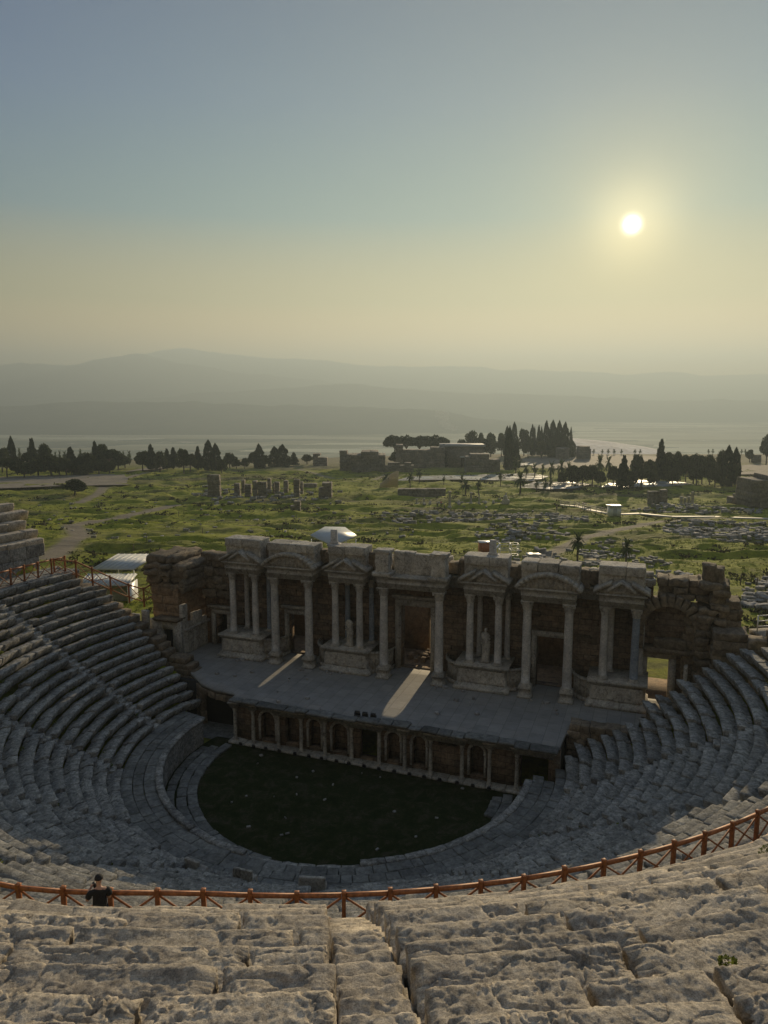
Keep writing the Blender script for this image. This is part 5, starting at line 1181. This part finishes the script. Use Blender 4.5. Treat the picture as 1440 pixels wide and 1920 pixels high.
ruin('ruined_wall', 'low ruined wall stub far right on the terrace under a round tree', 'ruined wall', 1410, 1424, 868, 852, 3, .9)
# flat roofed museum
x, y = gp(868, 876); z = fz(x, y); Hh = aty(868, 834, y)[2] - z; w = 78 / FPX * y; t_ = thing('museum_building', 'long flat-roofed grey building between the ruins, with dark lower openings', 'building', (x, y, z))
mb = MB(); slab(mb, x - w / 2, x + w / 2, y, y + 12, z - .5, z + Hh * .9); mb.build('wall', M['ruin'], t_); mb = MB(); slab(mb, x - w / 2 - .6, x + w / 2 + .6, y - .8, y + 12.5, z + Hh * .9 + .003, z + Hh); mb.build('roof', mplain('grey_roof', (.3, .3, .3), .6), t_)
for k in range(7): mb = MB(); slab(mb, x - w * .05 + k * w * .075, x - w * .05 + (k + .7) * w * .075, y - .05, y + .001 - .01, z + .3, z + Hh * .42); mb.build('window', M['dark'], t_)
mb = MB(); slab(mb, x - w * .08, x + w * .47, y - 2.2, y - .06, z + Hh * .45, z + Hh * .49); mb.build('awning', M['steel'], t_)
# curved pale screen near the pools
x0, y0 = gp(712, 914); z0 = fz(x0, y0); mb = MB()
for k in range(26):
    t = k / 25; a = .3 + 1.5 * t; xx = x0 + 6.2 * t ; yy = y0 + 3 * math.sin(t * 2.2); hh = 1.6 + 4.0 * math.sin(t * math.pi * .5) ** 1.3
    bar(mb, (xx, yy, z0), (xx + .25, yy + .3, z0 + hh), .18, .12, RS.uniform(.8, 1.1))
for q in (.2, .5, .8): 
    for k in range(25):
        t, t2 = k / 25, (k + 1) / 25; bar(mb, (x0 + 6.2 * t, y0 + 3 * math.sin(t * 2.2) + .1, z0 + q * (1.6 + 4 * math.sin(t * math.pi * .5) ** 1.3)), (x0 + 6.2 * t2, y0 + 3 * math.sin(t2 * 2.2) + .1, z0 + q * (1.6 + 4 * math.sin(t2 * math.pi * .5) ** 1.3)), .1, .12)
tag(mb.build('timber_screen', mplain('pale_timber', (.5, .4, .25), .6)), 'curved pale timber screen rising beside the palms and pools', 'screen')
# small columns, marble figure
def fcol(px, yb, yt, label, r=.32, grp=None, cap=True):
    x, y = gp(px, yb); z = fz(x, y); H = aty(px, yt, y)[2] - z; mb = MB()
    lathe(mb, x, y, [(z - .3, r * 1.5), (z + .3, r * 1.5), (z + .35, r * 1.15), (z + .5, r), (z + H - .5, r * .85), (z + H - .45, r), (z + H, r * (1.4 if cap else .9))], 12, wob=.03)
    tag(mb.build('ruin_column', M['marble'], smooth=False), label, 'column', grp)
fcol(843, 951, 921, 'tall pale column with capital, left of the two tallest among low ruins', .34); fcol(883, 948, 923, 'pale column with capital, right of the taller one among low ruins', .3)
fcol(898, 948, 926, 'slim dark column right of the two pale columns in the ruins', .2, cap=False)
for k, (px, yb, yt) in enumerate(((781, 948, 935), (795, 947, 934), (806, 949, 940), (860, 948, 938), (910, 948, 939), (925, 948, 938))): fcol(px, yb, yt, 'short broken column shaft in the low ruins near the people', .28, 'short broken shafts in the low ruins', False)
for k, (px, yb, yt) in enumerate(((1277, 946, 931), (1284, 946, 933), (1291, 946, 931), (1298, 944, 922))): fcol(px, yb, yt, 'broken pale column in the small cluster near the right ruins', .45 if k < 3 else .4, 'broken columns in the right cluster', False)
x, y = gp(948, 949); z = fz(x, y); mb = MB(); stone(mb, (x, y, z + .5), (.9, .6, .6), r=.05, amp=.05, n=(6, 5, 5)); stone(mb, (x - .1, y, z + 1.6), (.5, .4, .7), r=.2, amp=.12, n=(6, 5, 7)); stone(mb, (x, y, z + 2.5), (.22, .2, .35), r=.15, amp=.08, n=(5, 5, 5)); tag(mb.build('marble_figure', M['marble']), 'white seated marble figure on a block beside the low wall', 'statue')

# ------------------------------------------------------------------ trees
def leaves(mb, C_, size, n_flat=None):
    k = len(C_); a = RS.normal(size=(k, 3)); a /= np.linalg.norm(a, axis=1)[:, None]; b_ = RS.normal(size=(k, 3)); b_ -= (a * b_).sum(1)[:, None] * a; b_ /= np.linalg.norm(b_, axis=1)[:, None]
    s = size * RS.uniform(.6, 1.4, (k, 1)); P = np.stack([C_ + a * s, C_ + b_ * s * .6, C_ - a * s, C_ - b_ * s * .6], 1).reshape(-1, 3)
    mb.add(P, [np.arange(4 * k).reshape(k, 4)], np.repeat(RS.uniform(.55, 1.5, k), 4))
def limb(mb, pts, r0, r1, seg=7):
    pts = [np.array(p, float) for p in pts]; V = []; n_ = len(pts); a = np.linspace(0, 2 * math.pi, seg, endpoint=False)
    for i, p in enumerate(pts):
        d = pts[min(i + 1, n_ - 1)] - pts[max(i - 1, 0)]; d /= np.linalg.norm(d); s = np.cross(d, (0.3, 1, 0.1)); s /= np.linalg.norm(s); u_ = np.cross(s, d); r = r0 + (r1 - r0) * i / (n_ - 1)
        V.append(p + r * (np.cos(a)[:, None] * s + np.sin(a)[:, None] * u_))
    i = np.arange(n_ * seg).reshape(n_, seg); j = np.roll(i, -1, 1); mb.add(np.concatenate(V), [np.stack([i[:-1].ravel(), j[:-1].ravel(), j[1:].ravel(), i[1:].ravel()], 1)])
def blob(c, r, k):
    d = RS.normal(size=(k, 3)); d /= np.linalg.norm(d, axis=1)[:, None]; q = RS.uniform(.55, 1.0, (k, 1)) ** .5; return np.array(c) + d * q * np.array(r)
def proto(kind, var):
    """unit tree: height 1, half-width 0.5 at scale (sx, sx, sz); returns meshes"""
    cr, tr = MB(), MB()
    if kind == 'cypress':
        n_ = 2600; h_ = RS.uniform(.04, 1, n_); w = .5 * np.interp(h_, [0, .1, .35, .7, .9, 1], [.55, .85, 1, .72, .36, .03]) ; a = RS.uniform(0, 6.28, n_)
        w = w * (1 + .42 * vn(np.stack([np.cos(a) * 2 + var * 9, np.sin(a) * 2, h_ * 9], 1))) * RS.uniform(.6, 1, n_) ** .5
        leaves(cr, np.stack([w * np.cos(a), w * np.sin(a), h_], 1), .05); limb(tr, [(0, 0, -.03), (0, 0, .3), (.01, 0, .9)], .05, .01)
    elif kind == 'conifer':
        for k in range(13):
            z = .16 + .84 * k / 13; rr = .5 * (1 - (k / 13) ** 1.1) + .05
            for q in range(7):
                a = 6.28 * q / 7 + k * .9 + RS.uniform(-.3, .3); R = rr * RS.uniform(.5, 1.05); leaves(cr, blob((R * .65 * math.cos(a), R * .65 * math.sin(a), z + RS.uniform(-.02, .03)), (R * .55, R * .55, .06), 40), .045)
        limb(tr, [(0, 0, -.03), (0, 0, .3), (0, 0, .95)], .035, .008)
    elif kind == 'pine':
        for k in range(34):
            a = RS.uniform(0, 6.28); R = .5 * RS.uniform(0, 1) ** .5; leaves(cr, blob((R * .8 * math.cos(a), R * .8 * math.sin(a), .70 + .24 * (1 - (R / .5) ** 2) * RS.uniform(.2, 1)), (.17, .17, .12), 100), .045)
        limb(tr, [(0, 0, -.03), (.02, 0, .3), (0, .02, .62)], .04, .03)
        for q in range(7): a = q * .9; limb(tr, [(0, .01, .5), (.15 * math.cos(a), .15 * math.sin(a), .66), (.33 * math.cos(a), .33 * math.sin(a), .78)], .022, .006, 5)
    else:
        for k in range(30):
            a = RS.uniform(0, 6.28); ph = RS.uniform(-.5, 1.4); R = .33 * RS.uniform(.5, 1.05); leaves(cr, blob((R * math.cos(a) * math.cos(ph), R * math.sin(a) * math.cos(ph), .52 + R * 1.15 * math.sin(ph)), (.18, .18, .14), 95), .045)
        limb(tr, [(0, 0, -.04), (.01, .01, .2), (0, 0, .55)], .045, .025)
        for q in range(6): a = q * 1.1; limb(tr, [(0, 0, .28), (.14 * math.cos(a), .14 * math.sin(a), .45), (.27 * math.cos(a), .27 * math.sin(a), .62)], .02, .006, 5)
    return cr, tr
WORDS = dict(cypress=('cypress_tree', 'cypress'), conifer=('conifer_tree', 'conifer'), pine=('pine_tree', 'pine tree'), round=('broadleaf_tree', 'tree'), palm=('palm_tree', 'palm'))
PR = {}
def get_proto(kind, var):
    if (kind, var) in PR: return PR[(kind, var)]
    if kind == 'palm':
        cr, tr = MB(), MB()
        limb(tr, [(0, 0, -.04), (.015, 0, .35), (0, .01, .74)], .05, .036, 8)
        for q in range(48):
            a = q * 2.4; el = RS.uniform(-.9, 1.25); L = RS.uniform(.40, .55); p = np.array([0, .01, .76]); dirv = np.array([math.cos(a) * math.cos(el), math.sin(a) * math.cos(el), math.sin(el)]); side = np.array([-math.sin(a), math.cos(a), 0]); prev = None
            for s in range(7):
                w = .085 * (1 - abs(s / 6 - .45) * 1.4); zz = p
                cur = (zz - side * max(w, .004), zz + side * max(w, .004)); 
                if prev is not None: cr.add(np.array([prev[0], prev[1], (cur[1] * .9 + prev[1] * .1), cur[0]]), [np.array([[0, 1, 2, 3]])])
                prev = (zz - side * max(w, .004) * .5, zz + side * max(w, .004) * .5); p = p + dirv * L / 6; dirv = dirv + np.array([0, 0, -.22]); dirv /= np.linalg.norm(dirv)
    else: cr, tr = proto(kind, var)
    mt = {'cypress': 'leafd', 'conifer': 'leafd', 'pine': 'leafp', 'round': 'leafr', 'palm': 'palm'}[kind]
    nm = WORDS[kind]
    c = cr.build('crown', M[mt], None, world=(0, 0, 0)); t = tr.build('trunk', M['bark'], None, smooth=True, world=(0, 0, 0))
    PR[(kind, var)] = (c.data, t.data); bpy.data.objects.remove(c); bpy.data.objects.remove(t); return PR[(kind, var)]
def tree(px, yb, yt, hw, kind, label, group, Y=None):
    if Y is None: x, y = gp(px, yb)
    else: y = Y; x = aty(px, yb, Y)[0]
    z = fz(x, y) - .1; H = aty(px, yt, y)[2] - z; w = 2 * hw / FPX * y * RS.uniform(.95, 1.35); nm = WORDS[kind]
    t = thing(nm[0], label, nm[1], (x, y, z), RS.uniform(0, 6.28), group); c, k = get_proto(kind, RS.randint(0, 5 if kind != 'palm' else 2))
    for nme, d in (('crown', c), ('trunk', k)):
        o = link(bpy.data.objects.new(nme, d)); o.parent = t; o.scale = (w, w, H)
    return t
G1, G2, G3, G4, G5 = ('trees along the left plateau edge', 'trees on the plateau edge left of centre', 'trees around the museum and cypress hill', 'trees by the pools on the right', 'palms by the pools')
LB = {('L', 'cypress'): 'dark cypress on the left plateau edge', ('L', 'conifer'): 'pointed conifer on the left plateau edge', ('L', 'pine'): 'flat-topped pine on the left plateau edge', ('L', 'round'): 'rounded dark tree on the left plateau edge', ('L', 'palm'): 'thin palm above the trees of the left edge',
      ('M', 'cypress'): 'dark cypress in the middle tree row', ('M', 'conifer'): 'bushy conifer in the middle tree row', ('M', 'round'): 'rounded dark tree in the middle tree row',
      ('C', 'cypress'): 'slender cypress on the central rise', ('C', 'round'): 'round-crowned tree on the central rise', ('C', 'pine'): 'umbrella pine over the bath ruins',
      ('R', 'cypress'): 'cypress at the right end of the pool grove', ('R', 'conifer'): 'pointed conifer in the pool grove', ('R', 'round'): 'dark rounded tree in the pool grove', ('R', 'pine'): 'broad dark pine in the pool grove', ('R', 'palm'): 'palm by the bright pools'}
ORD = 'leftmost second third fourth fifth sixth seventh eighth ninth tenth eleventh twelfth thirteenth fourteenth fifteenth sixteenth seventeenth eighteenth nineteenth twentieth twenty-first twenty-second twenty-third twenty-fourth'.split()
def trees(zone, lst):
    cnt = {}; tot = {}
    for e in lst: tot[e[4]] = tot.get(e[4], 0) + 1
    for e in sorted(lst, key=lambda q: q[0]):
        px, yb, yt, hw, kd = e[:5]; k = cnt.get(kd, 0); cnt[kd] = k + 1; lab = LB[(zone, kd)]
        if tot[kd] > 1: lab = (lab + ', ' + (ORD[k] + (' from the left' if k else ' one') if k < tot[kd] - 1 else 'rightmost one'))
        tree(px, yb, yt, hw, kd, lab, '%s, %s' % ({'cypress': 'cypresses', 'conifer': 'conifers', 'pine': 'pine trees', 'round': 'rounded trees', 'palm': 'palms'}[kd], {'L': G1, 'M': G2, 'C': G3, 'R': G4}[zone]), e[5] if len(e) > 5 else None)
trees('L', [(-14, 895, 845, 20, 'round'), (5, 884, 839, 18, 'round'), (24, 880, 819, 8, 'cypress'), (14, 898, 860, 19, 'pine'), (63, 884, 823, 11, 'conifer'), (85, 886, 832, 13, 'round'), (58, 889, 846, 15, 'pine'), (46, 898, 867, 15, 'round'), (72, 893, 860, 16, 'round'), (97, 895, 853, 17, 'round'), (112, 893, 857, 16, 'round'), (134, 888, 839, 12, 'conifer'), (125, 893, 860, 15, 'round'), (150, 892, 856, 9, 'cypress'), (165, 888, 848, 14, 'round'), (180, 884, 829, 10, 'conifer'), (193, 884, 833, 13, 'round'), (206, 888, 842, 16, 'pine'), (186, 890, 861, 15, 'round'), (222, 884, 845, 12, 'round'), (235, 880, 855, 13, 'round'), (33, 890, 856, 14, 'round'), (160, 893, 868, 14, 'round'), (205, 889, 865, 14, 'round'),
             (38, 872, 843, 5, 'palm'), (105, 872, 848, 5, 'palm'), (113, 872, 847, 5, 'palm'), (122, 872, 846, 5, 'palm'), (152, 872, 845, 6, 'palm'), (232, 873, 847, 5, 'palm'), (243, 873, 845, 5, 'palm')])
tree(140, 928, 898, 23, 'round', 'lone dark round tree standing in the meadow by the path', None)
trees('M', [(268, 884, 845, 14, 'round'), (284, 884, 834, 12, 'conifer'), (300, 884, 846, 15, 'round'), (314, 881, 842, 9, 'conifer'), (326, 880, 840, 9, 'conifer'), (345, 888, 840, 15, 'round'), (357, 884, 850, 15, 'round'), (372, 882, 838, 11, 'conifer'), (392, 883, 826, 10, 'cypress'), (405, 883, 832, 10, 'cypress'), (416, 889, 862, 11, 'round'), (431, 880, 849, 13, 'round'), (443, 879, 861, 9, 'round'), (459, 878, 858, 8, 'round'), (486, 877, 833, 8, 'cypress'), (477, 877, 846, 12, 'round'), (496, 877, 853, 12, 'round'), (515, 875, 838, 9, 'cypress'), (530, 875, 834, 11, 'cypress'), (551, 873, 849, 11, 'conifer'), (576, 871, 852, 10, 'round')])
trees('C', [(740, 868, 817, 20, 'pine', 400), (762, 866, 817, 18, 'pine', 405), (786, 866, 818, 19, 'pine', 410), (815, 866, 817, 22, 'pine', 405), (832, 876, 834, 9, 'cypress'), (742, 872, 846, 12, 'round'), (884, 858, 807, 12, 'round', 440), (901, 858, 812, 8, 'round', 442), (920, 858, 810, 13, 'round', 440), (940, 858, 812, 10, 'round', 445), (866, 858, 824, 12, 'round', 445), (912, 862, 820, 16, 'round', 420), (890, 872, 842, 12, 'round'),
             (954, 880, 801, 10, 'cypress'), (967, 878, 827, 8, 'cypress'), (950, 856, 800, 6, 'cypress', 450), (963, 856, 793, 7, 'cypress', 450), (982, 856, 803, 12, 'round', 448), (997, 856, 797, 5, 'cypress', 452), (1001, 856, 801, 3, 'cypress', 450), (1009, 856, 798, 5, 'cypress', 450), (1014, 856, 801, 4, 'cypress', 448), (1023, 856, 790, 7, 'cypress', 450), (1035, 856, 789, 7, 'cypress', 448), (1047, 856, 790, 7, 'cypress', 446), (1058, 856, 793, 8, 'cypress', 444), (1069, 856, 801, 3, 'cypress', 450), (1047, 862, 812, 8, 'cypress', 430), (1036, 862, 818, 9, 'cypress', 428), (1058, 864, 815, 8, 'cypress', 425), (1015, 862, 826, 12, 'round', 425), (990, 862, 822, 12, 'round', 428), (1072, 862, 826, 6, 'cypress', 430)])
trees('R', [(1072, 914, 873, 15, 'round'), (1092, 912, 872, 16, 'round'), (1110, 915, 872, 16, 'round'), (1126, 915, 882, 10, 'round'), (1168, 918, 855, 13, 'conifer'), (1150, 912, 874, 12, 'round'), (1194, 905, 852, 15, 'round'), (1201, 918, 878, 21, 'pine'), (1216, 908, 862, 15, 'round'), (1237, 903, 826, 12, 'conifer'), (1252, 906, 848, 14, 'round'), (1268, 905, 847, 15, 'round'), (1285, 906, 853, 14, 'round'), (1300, 905, 850, 15, 'round'), (1316, 906, 854, 14, 'round'), (1330, 908, 853, 13, 'round'), (1350, 910, 844, 12, 'round'), (1362, 912, 837, 11, 'cypress'), (1376, 911, 840, 11, 'cypress'), (1372, 912, 866, 14, 'round'), (1340, 912, 875, 14, 'round'), (1305, 910, 875, 14, 'round'), (1260, 912, 876, 14, 'round'), (1225, 915, 885, 12, 'round'), (1180, 918, 882, 14, 'round'), (1052, 912, 885, 10, 'round')])
tree(1405, 868, 843, 8, 'round', 'small round tree alone on the terrace at the far right', None); tree(1436, 872, 815, 16, 'round', 'large leafy tree cut by the right edge of the picture', None)
trees('R', [(725, 912, 888, 12, 'palm'), (769, 915, 886, 10, 'palm'), (786, 906, 880, 8, 'palm'), (832, 912, 893, 5, 'palm'), (866, 918, 893, 8, 'palm'), (897, 926, 899, 8, 'palm'), (873, 925, 903, 12, 'palm'), (938, 914, 886, 7, 'palm'), (967, 888, 858, 11, 'palm'), (975, 926, 888, 14, 'palm'), (986, 900, 872, 8, 'palm'), (1002, 898, 871, 9, 'palm'), (1017, 902, 874, 8, 'palm'), (1033, 908, 866, 10, 'palm'), (1052, 908, 864, 11, 'palm'), (1065, 905, 868, 9, 'palm'), (1123, 905, 858, 11, 'palm'), (1140, 905, 856, 11, 'palm'), (1022, 922, 898, 8, 'palm'), (1032, 922, 895, 8, 'palm'), (1006, 920, 900, 7, 'palm')])
for px in (1113, 1129, 1140, 1151, 1165, 1190, 1200, 1328, 1336, 1382, 1390, 1397): tree(px, 854, 843, 4, 'palm', 'tiny palm on the skyline of the far terrace edge', 'tiny palms on the far terrace edge')
tree(1083, 1049, 1003, 21, 'palm', 'low bushy palm in the rubble behind the stage, nearer the scaffold', 'bushy palms behind the stage')
tree(1174, 1053, 1015, 18, 'palm', 'low bushy palm in the rubble behind the stage, nearer the right wing', 'bushy palms behind the stage')
# bare bushes at the pool edge
# ------------------------------------------------------------------ stones lying in the meadow
BV = []
for k in range(6):
    mb = MB(); stone(mb, (0, 0, .5), (.5, .5, .5), r=.12, amp=.12, fr=2.5, n=(5, 5, 5), t=1.0); o = mb.build('stone_block', M['rub'], None, world=(0, 0, 0)); BV.append((o.data, np.concatenate(mb.V))); bpy.data.objects.remove(o)
pool_ = []
def inpoly(px, py, P):
    c = False; j = len(P) - 1
    for i in range(len(P)):
        if (P[i][1] > py) != (P[j][1] > py) and px < (P[j][0] - P[i][0]) * (py - P[i][1]) / (P[j][1] - P[i][1]) + P[i][0]: c = not c
        j = i
    return c
def heap(poly, n_, smin, smax, label, group, hmax=0.0):
    xs = [p[0] for p in poly]; ys_ = [p[1] for p in poly]; k = 0; g = 0; cx, cy = sum(xs) / len(xs), sum(ys_) / len(ys_); rx, ry = (max(xs) - min(xs)) / 2, (max(ys_) - min(ys_)) / 2
    while k < n_ and g < n_ * 40:
        g += 1; px, py = RS.uniform(min(xs), max(xs)), RS.uniform(min(ys_), max(ys_))
        if not inpoly(px, py, poly): continue
        x, y = gp(px, py); s = RS.uniform(smin, smax); q = 1 - min(1, math.hypot((px - cx) / rx, (py - cy) / ry)); z = fz(x, y) + hmax * q * RS.uniform(.3, 1)
        sc = (s * RS.uniform(1, 1.9), s * RS.uniform(.6, 1.1), s * RS.uniform(.45, .9)); pool_.append((max(sc) / y, x, y, z - .1, sc, RS.uniform(-.5, .5) + (1.57 if RS.rand() < .25 else 0), label, group)); k += 1
heap([(1245, 985), (1300, 978), (1440, 982), (1440, 1010), (1390, 1016), (1290, 1014), (1240, 998)], 260, .5, 1.0, 'grey block in the wide oval stone field right of the dirt track', 'blocks in the oval stone field', .3)
heap([(1098, 1018), (1150, 1008), (1180, 1014), (1200, 1040), (1268, 1052), (1240, 1062), (1100, 1055), (1085, 1040)], 120, .3, .65, 'pale block in the heap around the bushy palms behind the stage', 'blocks round the bushy palms', .3)
heap([(720, 968), (800, 960), (1000, 958), (1105, 968), (1100, 982), (900, 980), (740, 984)], 230, .5, 1.1, 'grey block in the long rubble band crossing the meadow', 'blocks in the long rubble band', .4)
heap([(878, 1006), (930, 985), (1010, 985), (1075, 990), (1050, 1012), (900, 1020)], 170, .35, .8, 'grey block in the rubble mound between track and rubble band', 'blocks in the middle mound', .9)
heap([(1385, 1140), (1395, 1100), (1440, 1075), (1500, 1080), (1480, 1150)], 80, .4, .9, 'large pale block in the pile at the right edge above the white railing', 'blocks in the right edge pile', .5)
heap([(960, 1050), (975, 1036), (1130, 1030), (1150, 1058), (990, 1066)], 70, .35, .8, 'pale cut block lying directly behind the stage top', 'cut blocks behind the stage top', .1)
heap([(1210, 1082), (1215, 1072), (1300, 1072), (1310, 1090)], 18, .5, .9, 'white block lying behind the right end of the stage top', 'white blocks behind the right end')
heap([(1150, 955), (1280, 948), (1430, 955), (1430, 966), (1300, 962)], 120, .5, 1.0, 'grey block in the rubble beyond the pale boardwalk', 'blocks beyond the boardwalk', .2)
heap([(620, 975), (760, 960), (780, 1012), (640, 1000)], 40, .3, .7, 'scattered grey stone in the meadow above the canopy', 'scattered meadow stones')
heap([(340, 930), (400, 905), (640, 925), (640, 940), (420, 945)], 160, .5, 1.1, 'fallen block among the row of meadow ruins', 'fallen blocks among the meadow ruins', .6)
heap([(0, 935), (700, 935), (580, 1015), (200, 1020), (120, 990)], 150, .25, .7, 'small stone lying in the left meadow', 'small stones in the left meadow')
heap([(775, 940), (950, 938), (960, 952), (780, 955)], 40, .3, .7, 'low wall stone near the pale columns', 'low wall stones near the columns')
pool_.sort(key=lambda e: -e[0])
for e in pool_[:300]:
    d, _ = BV[RS.randint(6)]; o = link(bpy.data.objects.new('stone_block', d)); o.location = (e[1], e[2], e[3]); o.scale = e[4]; o.rotation_euler = (RS.uniform(-.15, .15), RS.uniform(-.15, .15), e[5]); tag(o, e[6], 'stone', e[7])
mb = MB()
for e in pool_[300:]:
    _, V0 = BV[RS.randint(6)]; P = rotz(V0 * np.array(e[4]), e[5]) + np.array(e[1:4]); F = cubegrid(5, 5, 5)[2]; mb.add(P, [F], RS.uniform(.7, 1.15))
tag(mb.build('stone_rubble', M['rub'], world=(0, 0, 0)), kind='stuff')
# thin stakes in the meadow
for k, (px, py) in enumerate(((540, 1005), (545, 990), (550, 978), (556, 968), (530, 1003), (536, 988), (810, 1018), (630, 1000), (335, 968), (345, 965), (1388, 1098), (1418, 1108), (185, 948), (250, 1030), (380, 1000), (275, 1015))):
    x, y = gp(px, py); z = fz(x, y); mb = MB(); bar(mb, (x, y, z - .2), (x + .03, y, z + 1.3), .09, .09); tag(mb.build('stake', M['bark']), 'thin dark stake standing in the meadow', 'post', 'thin stakes in the meadow')
# weeds and scrub over the meadow
def cover(name, mat, n_, smin, smax, thr, kf, zoff=0, flat=.5, yl=(64, 330), per=9):
    mb = MB(); k = 0; Vs = []
    y = yl[0] + (yl[1] - yl[0]) * RS.rand(n_ * 3) ** 1.7; x = (RS.rand(n_ * 3) * 2 - 1) * (y * .56 + 4)
    v = fbm(np.stack([x * kf[0], y * kf[1], x * 0 + 3], 1), 4); keep = v > thr
    for w, pl in PATHS: keep &= segd(x, y, pl) > w
    a, b_ = loc2(x, y); keep &= ~((b_ < 19) & (np.abs(a) < 30)); x, y, v = x[keep][:n_], y[keep][:n_], v[keep][:n_]; z = field(x, y)
    s = RS.uniform(smin, smax, len(x)) * (1 + y / 250)
    cen = np.stack([x, y, z], 1)
    for q in range(per):
        off = RS.normal(size=(len(x), 3)) * np.array([.5, .5, .22]) * s[:, None]; off[:, 2] = np.abs(off[:, 2]); Vs.append(cen + off)
    C_ = np.concatenate(Vs); S = np.tile(s, per) * .42
    kk = len(C_); a = RS.normal(size=(kk, 3)); a[:, 2] = np.abs(a[:, 2]) + .2; a /= np.linalg.norm(a, axis=1)[:, None]; b_ = RS.normal(size=(kk, 3)); b_ -= (a * b_).sum(1)[:, None] * a; b_ /= np.linalg.norm(b_, axis=1)[:, None]; S = S[:, None]
    P = np.stack([C_ + a * S, C_ + b_ * S * .5, C_ - a * S * .4, C_ - b_ * S * .5], 1).reshape(-1, 3); mb.add(P, [np.arange(4 * kk).reshape(kk, 4)])
    tag(mb.build(name, M[mat], world=(0, 0, 0)), kind='stuff')
cover('meadow_weeds', 'weed', 15000, .10, .28, -.3, (.05, .1), per=8)
cover('thorny_scrub', 'scrub', 2600, .2, .6, .3, (.06, .16), per=16)
# small plants between the near seats
mb = MB()
for (Rr, th, s) in ((39.5, -2.2, .16), (39.1, -2.6, .12), (40.6, -1.5, .12), (38.0, -3.8, .2), (37.6, -4.1, .2), (41.0, -.6, .1), (36.8, 9.2, .1), (38.2, 12.0, .12), (30.5, 20, .15), (29.8, 22, .2), (31.5, 26, .15)):
    t = R_(th); x, y = CX + Rr * math.sin(t), CY - Rr * math.cos(t); j = (Rr - 28.5) / UR; z = float(up_z(math.floor(j))) + .02
    leaves(mb, blob((x, y, z + s * .4), (s, s, s * .55), 150), .022)
for k in range(90):
    t = R_(RS.uniform(-115, 60)); i_ = RS.randint(0, 19); Rr = 13.2 + .69 * i_ + .02; s = RS.uniform(.08, .22); x, y = CX + Rr * math.sin(t), CY - Rr * math.cos(t)
    if inplace(Rr, t): leaves(mb, blob((x, y, 1.62 + .433 * i_ + s * .3), (s * 1.3, s * 1.3, s * .6), 40), .05)
tag(mb.build('seat_weeds', M['weed'], world=(0, 0, 0)), kind='stuff')
# smoke from a far fire on the plain
x, y, z = aty(852, 803, 2900); mb = MB()
for k in range(9): t = k / 8; stone(mb, (x - 62 * t - 10 * math.sin(t * 5), y, z + 2 + 52 * t ** 1.4), (14 + 9 * t, 14, 9 + 8 * t), r=8, amp=6, fr=.08, n=(8, 8, 8))
m = bpy.data.materials.new('smoke'); m.use_nodes = True; n = m.node_tree; n.nodes.clear(); o_ = n.nodes.new('ShaderNodeOutputMaterial'); pv = n.nodes.new('ShaderNodeVolumePrincipled'); pv.inputs['Density'].default_value = .012; pv.inputs['Color'].default_value = (.9, .9, .9, 1); n.links.new(pv.outputs[0], o_.inputs['Volume'])
tag(mb.build('smoke', m), kind='stuff')
# ------------------------------------------------------------------ haze
HZ_TOP, HZ_D = 640.0, 0.00035
mb = MB(); slab(mb, -9500, 9500, -1590, 11400, -156, HZ_TOP)
m = bpy.data.materials.new('haze'); m.use_nodes = True; n = m.node_tree; n.nodes.clear(); o_ = n.nodes.new('ShaderNodeOutputMaterial'); pv = n.nodes.new('ShaderNodeVolumePrincipled')
pv.inputs['Density'].default_value = HZ_D; pv.inputs['Color'].default_value = (.425, .52, .585, 1); pv.inputs['Anisotropy'].default_value = 0.38
n.links.new(pv.outputs[0], o_.inputs['Volume']); tag(mb.build('haze', m, world=(0, 0, 0)), kind='stuff')
